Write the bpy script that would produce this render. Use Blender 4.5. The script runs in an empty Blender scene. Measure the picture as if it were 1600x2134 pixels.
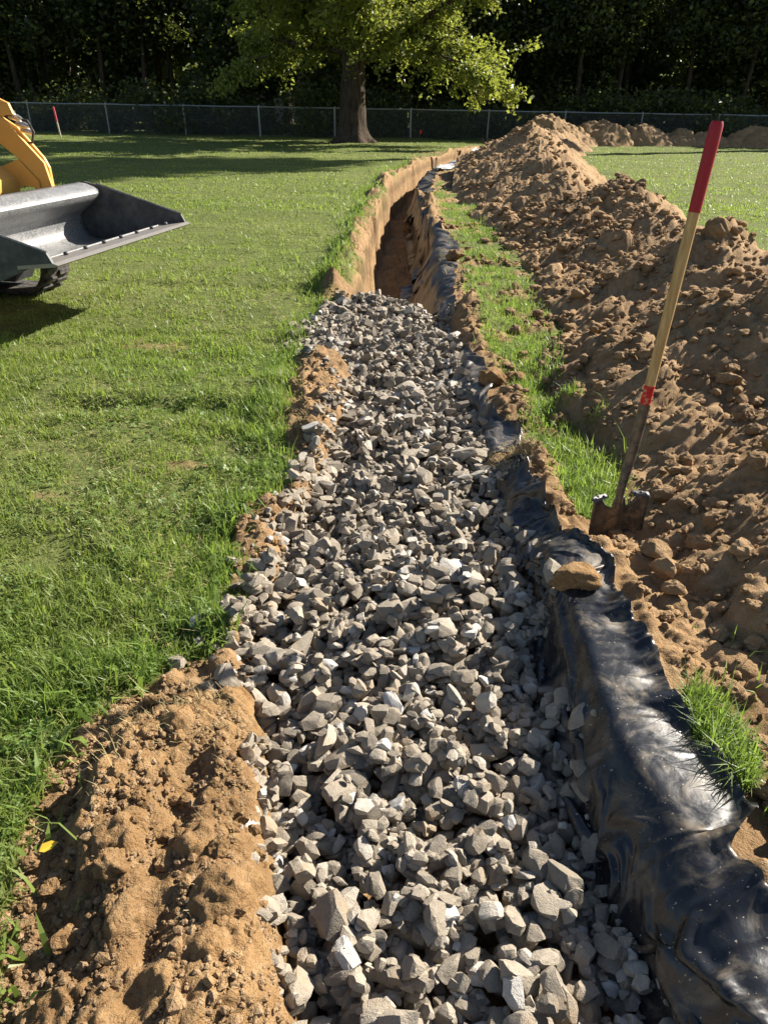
import bpy, bmesh, math, random
import numpy as np
from math import radians, sin, cos, pi, sqrt, atan2
from mathutils import Vector, Matrix, Euler

sc = bpy.context.scene
np.seterr(over='ignore')
COL = sc.collection
rng = np.random.default_rng(7)
random.seed(7)

# ------------------------------------------------------------------ camera, sky, sun, exposure
cam_d = bpy.data.cameras.new('camera'); cam = bpy.data.objects.new('camera', cam_d); COL.objects.link(cam)
cam_d.sensor_fit = 'VERTICAL'; cam_d.sensor_height = 34.6; cam_d.sensor_width = 25.94; cam_d.lens = 25.0
cam_d.clip_start = 0.05; cam_d.clip_end = 2000
PITCH, ROLL = radians(29.1), radians(1.0)
fw = Vector((0, cos(PITCH), -sin(PITCH))); up0 = Vector((0, sin(PITCH), cos(PITCH))); r0 = Vector((1, 0, 0))
rt = r0*cos(ROLL)+up0*sin(ROLL); up = up0*cos(ROLL)-r0*sin(ROLL)
M = Matrix((rt, up, -fw)).transposed().to_4x4(); M.translation = (0, 0, 1.6)
cam.matrix_world = M
sc.camera = cam

SUN_AZ, SUN_EL = radians(57), radians(33)
w = bpy.data.worlds.new('World'); sc.world = w; w.use_nodes = True
wn = w.node_tree.nodes; wn.clear()
sky = wn.new('ShaderNodeTexSky'); sky.sky_type = 'NISHITA'; sky.sun_disc = False
sky.sun_elevation = SUN_EL; sky.sun_rotation = SUN_AZ
bg = wn.new('ShaderNodeBackground'); bg.inputs['Strength'].default_value = 0.05
wo = wn.new('ShaderNodeOutputWorld')
w.node_tree.links.new(sky.outputs[0], bg.inputs[0]); w.node_tree.links.new(bg.outputs[0], wo.inputs[0])
sd = bpy.data.lights.new('sun', 'SUN'); sd.energy = 5.0; sd.angle = radians(0.5); sd.color = (1.0, 0.93, 0.82)
so = bpy.data.objects.new('sun', sd); COL.objects.link(so)
so.rotation_euler = Vector((-sin(SUN_AZ)*cos(SUN_EL), -cos(SUN_AZ)*cos(SUN_EL), -sin(SUN_EL))).to_track_quat('-Z', 'Y').to_euler()
so.location = (20, 15, 30)
sc.view_settings.view_transform = 'Standard'; sc.view_settings.look = 'None'
sc.view_settings.exposure = 1.45; sc.view_settings.gamma = 1.0
sc.cycles.max_bounces = 8; sc.cycles.diffuse_bounces = 3; sc.cycles.transparent_max_bounces = 8

# ------------------------------------------------------------------ numpy noise
def hsh(ix, iy, s):
    h = (np.asarray(ix).astype(np.int32).astype(np.uint32)*np.uint32(374761393)+np.asarray(iy).astype(np.int32).astype(np.uint32)*np.uint32(668265263)+np.uint32((int(s)*1442695041) & 0xffffffff))
    h ^= h >> np.uint32(13); h *= np.uint32(1274126177); h ^= h >> np.uint32(16); h *= np.uint32(2246822519); h ^= h >> np.uint32(15)
    return (h & np.uint32(0xffffff)).astype(np.float32)*np.float32(1/16777215.)
def vn(x, y, s=0):
    x = np.asarray(x, float); y = np.asarray(y, float)
    ix = np.floor(x); iy = np.floor(y); fx = x-ix; fy = y-iy
    fx = fx*fx*fx*(fx*(fx*6-15)+10); fy = fy*fy*fy*(fy*(fy*6-15)+10)
    a = hsh(ix, iy, s); b = hsh(ix+1, iy, s); c = hsh(ix, iy+1, s); d = hsh(ix+1, iy+1, s)
    return (a*(1-fx)+b*fx)*(1-fy)+(c*(1-fx)+d*fx)*fy
def fbm(x, y, sc_, o=4, s=0):
    x = np.asarray(x, float)/sc_; y = np.asarray(y, float)/sc_; t = 0; a = 1; n = 0
    for k in range(o):
        t = t+a*(vn(x, y, s+k*17)*2-1); n += a; a *= .5
        x, y = x*1.62+y*1.23+5.2, y*1.62-x*1.23+1.3
    return t/n
def clods(x, y, cell, s, prob=.8, flat=.7):
    """height of round lumps scattered one per cell"""
    x = np.asarray(x, float); y = np.asarray(y, float)
    gx = np.floor(x/cell); gy = np.floor(y/cell); out = np.zeros(np.broadcast(x, y).shape)
    for i in (-1, 0, 1):
        for j in (-1, 0, 1):
            cx = gx+i; cy = gy+j
            px = (cx+hsh(cx, cy, s))*cell; py = (cy+hsh(cx, cy, s+1))*cell
            r = cell*(.25+.45*hsh(cx, cy, s+2)**1.5)*(hsh(cx, cy, s+3) < prob)
            e = .7+.6*hsh(cx, cy, s+4); th = hsh(cx, cy, s+5)*6.28
            dx = x-px; dy = y-py
            u = (dx*np.cos(th)+dy*np.sin(th))*e; v = (-dx*np.sin(th)+dy*np.cos(th))/e
            # superellipse lump, blunter than a sphere
            q = np.clip(1-((u*u+v*v)/np.maximum(r*r, 1e-9))**1.3, 0, 1)
            out = np.maximum(out, flat*r*q**.5)
    return out
def sst(a, b, x):
    t = np.clip((np.asarray(x, float)-a)/(b-a), 0, 1); return t*t*(3-2*t)
def pw(tab):
    t = np.array(tab, float)
    return lambda y: np.interp(y, t[:, 0], t[:, 1])

# ------------------------------------------------------------------ mesh helpers
def tag(o, label=None, cat=None, group=None, kind=None):
    if label: o['label'] = label
    if cat: o['category'] = cat
    if group: o['group'] = group
    if kind: o['kind'] = kind
    return o
def link(name, me, mat=None, parent=None):
    o = bpy.data.objects.new(name, me); COL.objects.link(o)
    if mat is not None and me is not None and not me.materials: me.materials.append(mat)
    if parent is not None: o.parent = parent
    return o
def empty(name, loc=(0, 0, 0), rz=0.):
    o = bpy.data.objects.new(name, None); COL.objects.link(o); o.location = loc; o.rotation_euler = (0, 0, rz); o.empty_display_size = .1
    return o
def npmesh(name, V, Fc, smooth=True, attrs=None):
    """V (n,3); Fc (m,k) uniform faces; attrs: dict name->per-vertex float"""
    V = np.ascontiguousarray(V, np.float32); Fc = np.ascontiguousarray(Fc, np.int32); k = Fc.shape[1]
    me = bpy.data.meshes.new(name)
    me.vertices.add(len(V)); me.vertices.foreach_set('co', V.ravel())
    me.loops.add(Fc.size); me.loops.foreach_set('vertex_index', Fc.ravel())
    me.polygons.add(len(Fc)); me.polygons.foreach_set('loop_start', np.arange(len(Fc), dtype=np.int32)*k)
    me.update(calc_edges=True)
    me.polygons.foreach_set('use_smooth', np.full(len(Fc), smooth))
    if attrs:
        for n, a in attrs.items():
            at = me.attributes.new(n, 'FLOAT', 'POINT'); at.data.foreach_set('value', np.ascontiguousarray(a, np.float32))
    return me
def soft(me, a):
    me.polygons.foreach_set('use_smooth', np.full(len(me.polygons), True)); me.set_sharp_from_angle(angle=radians(a)); return me
def gridfaces(n, m):
    i, j = np.meshgrid(np.arange(n-1), np.arange(m-1), indexing='ij'); a = (i*m+j).ravel()
    return np.stack([a, a+1, a+m+1, a+m], 1)
def bm_obj(name, bm, mat, parent=None, smooth=False, bevel=0.0, seg=2):
    if bevel > 0:
        bmesh.ops.bevel(bm, geom=[e for e in bm.edges if len(e.link_faces) == 2 and e.calc_face_angle(0) > .45], offset=bevel, segments=seg, affect='EDGES', profile=.6)
    bmesh.ops.recalc_face_normals(bm, faces=bm.faces)
    me = bpy.data.meshes.new(name); bm.to_mesh(me); bm.free()
    if smooth:
        me.polygons.foreach_set('use_smooth', [True]*len(me.polygons))
        try: me.set_sharp_from_angle(angle=radians(38))
        except Exception: pass
    return link(name, me, mat, parent)
def box(bm, c, s, rot=None):
    m = Matrix.Translation(c) @ ((rot.to_4x4()) if rot else Matrix.Identity(4)) @ Matrix.Diagonal((s[0], s[1], s[2], 1))
    bmesh.ops.create_cube(bm, size=1, matrix=m)
def tube(bm, pts, rad, n=10, cap=True):
    pts = [Vector(p) for p in pts]; rad = rad if hasattr(rad, '__len__') else [rad]*len(pts)
    rings = []; a0 = None
    for i, p in enumerate(pts):
        d = (pts[min(i+1, len(pts)-1)]-pts[max(i-1, 0)]).normalized()
        if a0 is None: a0 = d.orthogonal().normalized()
        a = (a0-d*a0.dot(d)).normalized(); b = d.cross(a); a0 = a
        rings.append([bm.verts.new(p+(a*cos(t)+b*sin(t))*rad[i]) for t in [2*pi*k/n for k in range(n)]])
    for r1, r2 in zip(rings, rings[1:]):
        for k in range(n): bm.faces.new((r1[k], r1[(k+1) % n], r2[(k+1) % n], r2[k]))
    if cap: bm.faces.new(rings[0][::-1]); bm.faces.new(rings[-1])
def prism(bm, poly, y0, y1):
    """polygon in the xz plane, extruded from y0 to y1"""
    a = [bm.verts.new((x, y0, z)) for x, z in poly]; b = [bm.verts.new((x, y1, z)) for x, z in poly]
    bm.faces.new(a); bm.faces.new(b[::-1]); n = len(poly)
    for k in range(n): bm.faces.new((a[k], b[k], b[(k+1) % n], a[(k+1) % n]))

# ------------------------------------------------------------------ materials
class Mat:
    def __init__(s, name, rough=.8, spec=.3):
        s.m = bpy.data.materials.new(name); s.m.use_nodes = True; s.nt = s.m.node_tree; s.n = s.nt.nodes
        s.b = s.n['Principled BSDF']; s.out = s.n['Material Output']
        s.b.inputs['Roughness'].default_value = rough; s.b.inputs['Specular IOR Level'].default_value = spec
    def L(s, a, b): s.nt.links.new(a, b)
    def coord(s, kind='Object'):
        if kind == 'Position': return s.n.new('ShaderNodeNewGeometry').outputs['Position']
        return s.n.new('ShaderNodeTexCoord').outputs[kind]
    def noise(s, scale, detail=4, rough=.6, co=None, dist=0.):
        t = s.n.new('ShaderNodeTexNoise'); t.inputs['Scale'].default_value = scale; t.inputs['Detail'].default_value = detail
        t.inputs['Roughness'].default_value = rough; t.inputs['Distortion'].default_value = dist
        s.L(co or s.coord(), t.inputs['Vector']); return t.outputs['Fac']
    def voro(s, scale, co=None, out='Distance'):
        t = s.n.new('ShaderNodeTexVoronoi'); t.inputs['Scale'].default_value = scale
        s.L(co or s.coord(), t.inputs['Vector']); return t.outputs[out]
    def attr(s, name, out='Fac'):
        a = s.n.new('ShaderNodeAttribute'); a.attribute_name = name; return a.outputs[out]
    def rnd(s): return s.n.new('ShaderNodeObjectInfo').outputs['Random']
    def ramp(s, f, stops):
        r = s.n.new('ShaderNodeValToRGB'); e = r.color_ramp.elements
        while len(e) < len(stops): e.new(.5)
        for k, (p, c) in enumerate(stops): e[k].position = p; e[k].color = (*c, 1) if hasattr(c, '__len__') else (c, c, c, 1)
        s.L(f, r.inputs[0]); return r.outputs[0]
    def mix(s, f, a, b, mode='MIX'):
        m = s.n.new('ShaderNodeMix'); m.data_type = 'RGBA'; m.blend_type = mode
        for sock, v in ((m.inputs[0], f), (m.inputs[6], a), (m.inputs[7], b)):
            if hasattr(v, 'is_linked') or hasattr(v, 'links'): s.L(v, sock)
            elif hasattr(v, '__len__'): sock.default_value = (*v, 1)
            else: sock.default_value = v
        return m.outputs[2]
    def math(s, op, a, b=0.):
        m = s.n.new('ShaderNodeMath'); m.operation = op
        for k, v in ((0, a), (1, b)):
            if hasattr(v, 'links'): s.L(v, m.inputs[k])
            else: m.inputs[k].default_value = v
        return m.outputs[0]
    def col(s, c):
        if hasattr(c, 'links'): s.L(c, s.b.inputs['Base Color'])
        else: s.b.inputs['Base Color'].default_value = (*c, 1)
        return s
    def bump(s, h, strength=.5, dist=.01, chain=None):
        b = s.n.new('ShaderNodeBump'); b.inputs['Strength'].default_value = strength; b.inputs['Distance'].default_value = dist
        s.L(h, b.inputs['Height'])
        if chain is not None: s.L(chain, b.inputs['Normal'])
        s.L(b.outputs[0], s.b.inputs['Normal']); return b.outputs[0]
    def leafy(s, trans_col, f=.4):
        t = s.n.new('ShaderNodeBsdfTranslucent'); mx = s.n.new('ShaderNodeMixShader'); mx.inputs[0].default_value = f
        if hasattr(trans_col, 'links'): s.L(trans_col, t.inputs[0])
        else: t.inputs[0].default_value = (*trans_col, 1)
        s.L(s.b.outputs[0], mx.inputs[1]); s.L(t.outputs[0], mx.inputs[2]); s.L(mx.outputs[0], s.out.inputs[0])

def soil_mat(name, c1, c2, c3):
    m = Mat(name, .95, .12); P = m.coord('Position')
    n1 = m.noise(1.6, 6, .7, P); n2 = m.noise(28, 5, .7, P); n3 = m.noise(170, 3, .7, P); n4 = m.noise(5, 5, .6, P)
    c = m.mix(m.ramp(n1, [(.40, 0), (.60, 1)]), [c1[0]*.86, c1[1]*.84, c1[2]*.84], [c2[0]*1.1, c2[1]*1.06, c2[2]*1.0])
    c = m.mix(m.ramp(n2, [(.45, 0), (.72, .8)]), c, c3)
    c = m.mix(m.ramp(n4, [(.50, 0), (.70, .7)]), c, [v*.62 for v in c1])
    c = m.mix(m.ramp(n3, [(.35, .75), (.65, 1.0)]), [v*.55 for v in c2], c)
    m.col(c)
    ch = m.bump(n2, .7, .025); ch = m.bump(n3, .9, .008, ch)
    return m, c
soilm, _ = soil_mat('tan_soil', (.235, .140, .062), (.29, .18, .085), (.37, .25, .135))
SOIL = soilm.m
spoilm, _ = soil_mat('brown_spoil', (.27, .172, .088), (.345, .23, .125), (.43, .31, .19))
SPOIL = spoilm.m
# ground: green turf soil against bare earth, by the "bare" attribute
gm, soilc = soil_mat('ground_earth', (.26, .16, .078), (.32, .207, .108), (.40, .285, .165))
P = gm.coord('Position')
t1 = gm.noise(.35, 4, .6, P); t2 = gm.noise(9, 5, .7, P); t3 = gm.noise(60, 3, .7, P)
turf = gm.mix(gm.ramp(t1, [(.35, 0), (.65, 1)]), (.085, .115, .028), (.145, .165, .05))
turf = gm.mix(gm.ramp(t2, [(.42, 0), (.66, .75)]), turf, (.05, .065, .02))
turf = gm.mix(gm.ramp(t3, [(.4, 0), (.7, .6)]), turf, (.19, .20, .065))
# darker topsoil layer in the cut, and the digger's vertical tooth marks
sx_ = gm.n.new('ShaderNodeSeparateXYZ'); gm.L(P, sx_.inputs[0])
zz_ = gm.math('ADD', gm.math('MULTIPLY', sx_.outputs['Z'], 1.6), gm.math('MULTIPLY', gm.noise(2.5, 4, .6, P), .3))
soilc = gm.mix(gm.ramp(gm.math('ADD', zz_, .45), [(.20, 0), (.36, .6), (.50, .5), (.60, 0)]), soilc, (.13, .085, .045))
gm.col(gm.mix(gm.attr('bare'), turf, soilc))
mp = gm.n.new('ShaderNodeMapping'); gm.L(P, mp.inputs[0]); mp.inputs['Scale'].default_value = (1, 1, .12)
gm.bump(gm.noise(11, 4, .6, mp.outputs[0]), .5, .05, gm.b.inputs['Normal'].links[0].from_socket)
GROUND = gm.m

def grass_mat(name, a, b, dry, tr, f=.42):
    m = Mat(name, .45, .35); t = m.attr('tint'); P = m.coord('Position')
    n = m.noise(.9, 4, .6, P)
    c = m.mix(t, a, b); c = m.mix(m.ramp(n, [(.42, 0), (.70, .8)]), c, dry)
    m.col(c); m.leafy(m.mix(t, [v*1.25 for v in tr], tr), f); return m.m
GRASS = grass_mat('lawn_grass', (.080, .145, .026), (.215, .265, .068), (.285, .27, .105), (.26, .36, .055), .45)
TALLG = grass_mat('tall_grass', (.085, .15, .028), (.17, .25, .050), (.22, .25, .07), (.23, .34, .05))
CLOVER = grass_mat('clover_leaf', (.075, .14, .028), (.15, .215, .05), (.17, .21, .06), (.19, .30, .05), .3)
m = Mat('dry_straw', .8, .2); m.col(m.mix(m.attr('tint'), (.27, .20, .09), (.44, .37, .19))); STRAW = m.m

m = Mat('crushed_stone', .85, .22); P = m.coord('Position'); T = m.attr('tone')
c = m.ramp(T, [(0, (.16, .136, .105)), (.35, (.268, .228, .175)), (.62, (.352, .302, .235)), (.85, (.43, .385, .32)), (1, (.56, .54, .50))])
n = m.noise(60, 5, .75, P); c = m.mix(m.ramp(n, [(.35, .55), (.62, 0)]), c, m.mix(.5, c, (.08, .07, .058)))
n2 = m.noise(320, 2, .6, P); c = m.mix(m.ramp(n2, [(.55, 0), (.75, .4)]), c, (.46, .43, .38))
r = m.noise(9, 3, .6, P); c = m.mix(m.ramp(r, [(.56, 0), (.74, .5)]), c, (.31, .20, .10))
m.col(c); ch = m.bump(n, .7, .008); m.bump(n2, .8, .003, ch); STONE = m.m

m = Mat('black_plastic', .30, .5); P = m.coord('Position')
n = m.noise(7, 6, .7, P, 1.2); sp = m.noise(110, 2, .5, P); sp2 = m.noise(38, 3, .7, P)
dust = m.ramp(n, [(.49, 0), (.72, .85)])
c = m.mix(dust, (.012, .013, .016), m.mix(sp2, (.05, .05, .055), (.30, .225, .13)))
c = m.mix(m.ramp(sp, [(.70, 0), (.74, .8)]), c, (.42, .36, .27))
m.col(c); m.L(m.ramp(n, [(.42, .27), (.72, .66)]), m.b.inputs['Roughness'])
ch = m.bump(m.noise(9, 2, .5, P, .5), .3, .02); m.bump(m.noise(26, 3, .5, P, .4), .18, .01, ch); PLASTIC = m.m
m = Mat('dusty_plastic', .42, .5); P = m.coord('Position')
n = m.noise(5, 6, .7, P, 1.); c = m.mix(m.ramp(n, [(.42, 0), (.7, .9)]), (.020, .022, .026), (.20, .16, .11))
m.col(c); m.bump(m.noise(14, 4, .6, P), .25, .015); PLASTIC2 = m.m
m = Mat('gleam_pale_plastic', .38, .5); m.col(m.mix(m.noise(6, 4), (.35, .35, .36), (.55, .54, .52))); PLASTICW = m.m  # pale base colour paints the whitish gleam of the far liner

m = Mat('yellow_paint', .42, .45); n = m.noise(3, 5, .65); n2 = m.noise(45, 4, .7)
c = m.mix(m.ramp(n, [(.4, 0), (.7, .6)]), (.60, .345, .085), (.50, .30, .10))
c = m.mix(m.ramp(n2, [(.62, 0), (.72, .6)]), c, (.30, .20, .10)); m.col(c); YELLOW = m.m
m = Mat('worn_steel', .45, .5); n = m.noise(6, 6, .7); n2 = m.noise(90, 4, .75)
c = m.mix(m.ramp(n, [(.35, 0), (.65, 1)]), (.085, .088, .092), (.17, .172, .172)); c = m.mix(m.ramp(n2, [(.47, 0), (.62, .8)]), c, (.34, .335, .325))
c = m.mix(m.ramp(m.noise(12, 4), [(.62, 0), (.72, .4)]), c, (.25, .17, .09))
m.col(c); m.b.inputs['Metallic'].default_value = .08; m.bump(n2, .35, .004); STEEL = m.m
m = Mat('painted_shaded_steel', .5, .4); n = m.noise(9, 5, .7); m.col(m.mix(m.ramp(n, [(.4, 0), (.7, 1)]), (.035, .039, .042), (.10, .10, .097))); DKSTEEL = m.m  # dark machine steel, also carries the painted shade of the bucket plates
m = Mat('edge_steel', .42, .5); n = m.noise(25, 5, .7); m.col(m.mix(n, (.20, .175, .15), (.36, .33, .29))); m.b.inputs['Metallic'].default_value = .4; EDGE = m.m
m = Mat('black_rubber', .8, .25); n = m.noise(18, 5, .7); m.col(m.mix(m.ramp(n, [(.4, 0), (.7, .8)]), (.022, .022, .023), (.15, .13, .11))); RUBBER = m.m
m = Mat('chrome_fitting', .3, .5); m.col((.55, .52, .48)); m.b.inputs['Metallic'].default_value = .8; CHROME = m.m
m = Mat('cab_glass', .1, .5); m.col((.03, .035, .04)); GLASS = m.m

m = Mat('ash_wood', .5, .35)
mp = m.n.new('ShaderNodeMapping'); m.L(m.coord(), mp.inputs[0]); mp.inputs['Scale'].default_value = (1, 1, .045)
g = m.noise(90, 5, .6, mp.outputs[0]); g2 = m.noise(16, 4, .6, mp.outputs[0])
c = m.mix(m.ramp(g, [(.35, 0), (.65, 1)]), (.40, .235, .085), (.60, .40, .175)); c = m.mix(m.ramp(g2, [(.55, 0), (.75, .5)]), c, (.33, .20, .085)); m.col(c)
m.bump(g, .15, .002); WOOD = m.m
m = Mat('red_grip', .5, .35); n = m.noise(60, 4, .7); m.col(m.mix(m.ramp(n, [(.4, 0), (.7, .5)]), (.36, .012, .022), (.28, .03, .035))); m.bump(m.noise(240, 2), .2, .001); REDGRIP = m.m
m = Mat('red_worn_paint', .55, .3); n = m.noise(55, 5, .75); m.col(m.mix(m.ramp(n, [(.54, 0), (.60, .85)]), (.52, .015, .015), (.48, .34, .18))); REDPAINT = m.m
m = Mat('shovel_steel', .42, .5); n = m.noise(24, 6, .7); n2 = m.noise(120, 4, .7)
c = m.mix(m.ramp(n, [(.42, 0), (.6, 1)]), (.05, .046, .042), (.16, .12, .08)); c = m.mix(m.ramp(n2, [(.55, 0), (.7, .6)]), c, (.27, .24, .20)); m.col(c)
m.b.inputs['Metallic'].default_value = .35; m.bump(n2, .3, .002); SHOVEL = m.m

m = Mat('step_steel', .5, .5); m.col(m.mix(m.noise(60, 4), (.06, .058, .055), (.16, .15, .14))); m.b.inputs['Metallic'].default_value = .3; STEPS = m.m
m = Mat('tree_bark', .95, .1); mp = m.n.new('ShaderNodeMapping'); m.L(m.coord(), mp.inputs[0]); mp.inputs['Scale'].default_value = (1, 1, .22)
g = m.noise(9, 6, .7, mp.outputs[0]); g2 = m.noise(32, 4, .7, mp.outputs[0])
m.col(m.mix(m.ramp(g, [(.35, 0), (.65, 1)]), (.032, .024, .018), (.105, .078, .057))); ch = m.bump(g, 1., .08); m.bump(g2, .7, .03, ch); BARK = m.m
def leaf_mat(name, a, b, tr, f):
    m = Mat(name, .42, .4); t = m.attr('tint'); m.col(m.mix(t, a, b)); m.leafy(tr, f); return m.m
LEAF = leaf_mat('tree_leaf', (.085, .125, .022), (.20, .225, .05), (.33, .37, .055), .45)
FLEAF = leaf_mat('forest_leaf', (.014, .025, .008), (.15, .18, .045), (.20, .24, .04), .30)  # near-black to bright range paints shade and sun sparkles into the leaves
m = Mat('galvanised_steel', .45, .4); m.col((.34, .36, .36)); m.b.inputs['Metallic'].default_value = .5; GALV = m.m
m = Mat('dull_wire', .6, .3); m.col((.20, .21, .21)); WIRE = m.m
m = Mat('stake_wood', .8, .2); m.col((.62, .52, .38)); STAKE = m.m
m = Mat('pink_paint', .6, .3); m.col((.75, .12, .16)); PINK = m.m
m = Mat('red_flag', .6, .3); m.col((.7, .05, .03)); FLAG = m.m
m = Mat('pale_siding', .7, .3); m.col((.62, .70, .80)); SIDING = m.m
m = Mat('roof_shingle', .9, .2); m.col((.12, .12, .13)); ROOF = m.m
m = Mat('yellow_leaf', .6, .3); m.col((.62, .42, .04)); YLEAF = m.m

# ------------------------------------------------------------------ layout of the site (metres, camera above the origin)
TLt = pw([(-6, -.10), (.5, -.12), (.8, -.15), (1.3, -.32), (2.06, -.46), (2.7, -.40), (3.2, -.33), (4.5, -.25), (6.3, -.36), (7, -.32), (10.2, -.28), (13.7, -.17), (17, -.02), (21.3, .47), (26, 1.33), (29.4, 2.35), (33, 3.4), (36, 4.4)])
TRt = pw([(-6, .75), (.5, .60), (.8, .58), (1.3, .54), (2.06, .58), (2.7, .52), (3.2, .52), (4.5, .53), (6.3, .53), (7, .55), (10.2, .58), (13.7, .50), (17, .56), (21, 1.0), (24, 1.75), (29.5, 2.95), (33, 4.1), (36, 5.2)])
LAWNL = pw([(-6, -.7), (.8, -.72), (1.01, -.80), (1.35, -.89), (1.57, -.85), (1.72, -.73), (1.83, -.64), (1.95, -.5), (2.35, -.57), (2.6, -.63), (3.17, -.47), (3.97, -.58), (4.54, -.63), (5.65, -.60), (7.3, -.62), (10.1, -.54), (14.3, -.45), (19, -.20), (24.8, .72), (29, 1.9), (32.4, 2.7), (36, 4.0)])
GRIN = pw([(-6, 1.), (2.3, 1.0), (2.9, .92), (3.13, .86), (3.69, .80), (4.35, .85), (5.2, .72), (5.7, .74), (7.6, .78), (9.6, .86), (11.6, .80), (16.2, .85), (20.8, 1.32), (26, 2.4), (30, 3.5), (36, 5.6)])
GROUT = pw([(-6, .7), (2.5, .80), (2.77, .92), (3.5, 1.12), (4.2, 1.30), (5.5, 1.43), (6.7, 1.34), (8.2, 1.39), (10.4, 1.42), (13.9, 1.45), (19.5, 1.70), (26.5, 2.95), (30, 3.8), (36, 5.6)])
GL = pw([(-1, -.05), (.79, -.15), (1.02, -.23), (1.27, -.31), (1.6, -.37), (1.81, -.42), (2.06, -.48), (2.36, -.40), (2.72, -.41), (3.18, -.33), (3.77, -.30), (4.56, -.23), (5.05, -.50), (5.65, -.60), (6.24, -.52), (6.95, -.32), (8.6, -.30)])
GR = pw([(-1, .7), (.79, .60), (1.03, .53), (1.29, .53), (1.62, .55), (1.84, .54), (2.09, .57), (2.39, .60), (2.75, .52), (3.21, .52), (3.81, .53), (4.6, .53), (5.1, .50), (6.3, .52), (7, .52), (8.6, .52)])
ZGt = pw([(-2, -.10), (.3, -.085), (1.5, -.06), (1.75, -.075), (2.1, -.04), (3, -.08), (4, -.09), (4.8, -.09), (5.4, -.05), (6.0, .0), (6.45, .035), (6.7, .0), (7.0, -.16), (7.9, -.66), (8.5, -.85)])
DEPTH = pw([(-6, .34), (6.3, .34), (7.2, .80), (20, .75), (28, .5), (33, .3), (36, .0)])
CONES = [(2.1, -1.2, .54), (2.12, .6, .58), (2.28, 2.3, .68), (2.46, 4.5, .74), (2.84, 6.7, .72), (2.85, 8.5, .62), (2.98, 10.3, .76), (2.74, 12.3, .74),
         (2.85, 14.8, .82), (3.1, 17.2, 1.0), (3.3, 19.6, 1.16), (3.65, 22, .95), (4.2, 24.5, .9), (4.9, 27, .85), (5.7, 29.5, .8), (6.6, 32, .7)]
def spoil_h(x, y):
    """height of the ridge of dug-out soil above the lawn, negative outside"""
    wx = x+.16*fbm(x, y, .7, 3, 41); wy = y+.2*fbm(x, y, .8, 3, 43)
    best = np.full(np.shape(wx), -9.); k = 9.
    acc = np.zeros(np.shape(wx))
    for cx, cy, h in CONES:
        dx = wx-cx; dx = np.where(dx < 0, dx*.86, dx*1.05)
        d = np.sqrt(dx*dx+((wy-cy)*.80)**2+.05**2)
        acc += np.exp(k*(h+.02-.60*d))
    hh = np.log(acc+1e-12)/k
    # loose skirt at the toe
    sk = .16-(.16+.0)*np.clip((GROUT(y)+.45-x)/.5, 0, 1.6)
    sk = np.where(x > 2.6, -.3, sk)
    return np.maximum(hh, sk-.06)
BUMPS = [  # earth lumps thrown up along the trench: x, y, radius x, radius y, height
    (-.50, 4.35, .20, .32, .10), (-.40, 3.75, .16, .28, .10), (-.52, 5.0, .12, .2, .07), (-.52, 2.75, .14, .2, .06), (-.56, 2.0, .09, .07, .06),
    (-.50, 7.6, .16, .4, .07), (-.48, 8.5, .14, .3, .09), (-.42, 9.6, .12, .4, .06), (-.48, 11.3, .16, .35, .08), (-.42, 12.6, .14, .4, .09), (-.3, 15.5, .14, .7, .09), (-.15, 17.6, .16, .6, .10), (.1, 19.5, .2, .7, .11), (.7, 22.5, .25, .9, .13), (1.4, 25.2, .3, .9, .15), (2.3, 28.4, .4, .9, .2),
    (.74, 6.35, .15, .42, .16), (.70, 5.6, .08, .2, .06), (.76, 4.25, .13, .28, .07), (.72, 3.25, .14, .20, .13), (.70, 2.85, .12, .28, .12), (.80, 2.45, .14, .25, .04),
    (.68, 11.2, .11, .6, .14), (.66, 12.6, .10, .5, .15), (.72, 14.2, .12, .6, .14)]
_r = random.Random(3)
for _k in range(46):
    _y = 7+18*_r.random()**1.2; BUMPS.append((float(TLt(_y))-_r.uniform(.02, .26), _y, _r.uniform(.10, .17), _r.uniform(.15, .3)*(1+_y*.04), _r.uniform(.03, .075)))
def mound_h(x, y):
    """the low earth bank left of the stones"""
    l = LAWNL(y)+.10*fbm(x, y, .20, 4, 5)+.05; r = GL(y)+.02+.13*fbm(x, y, .17, 4, 6)
    d = np.minimum((x-l)/.12, (r+.04-x)/.24)
    top = sst(1.80, 1.52, y+.06*fbm(x, y, .2, 3, 8)-.25*np.clip(x+.62, -.3, .3))
    f = sst(-.1, 1., d)*top
    # a wheel rut pressed along it
    g = np.exp(-(((x+.47-.03*np.sin(y*4))/.05)**2))*.045*sst(1.62, 1.4, y)
    return f*(.085+.035*fbm(x, y, .22, 4, 9)-g) - .03*(1-sst(-.4, .1, d)) - .03*(1-top)
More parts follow.
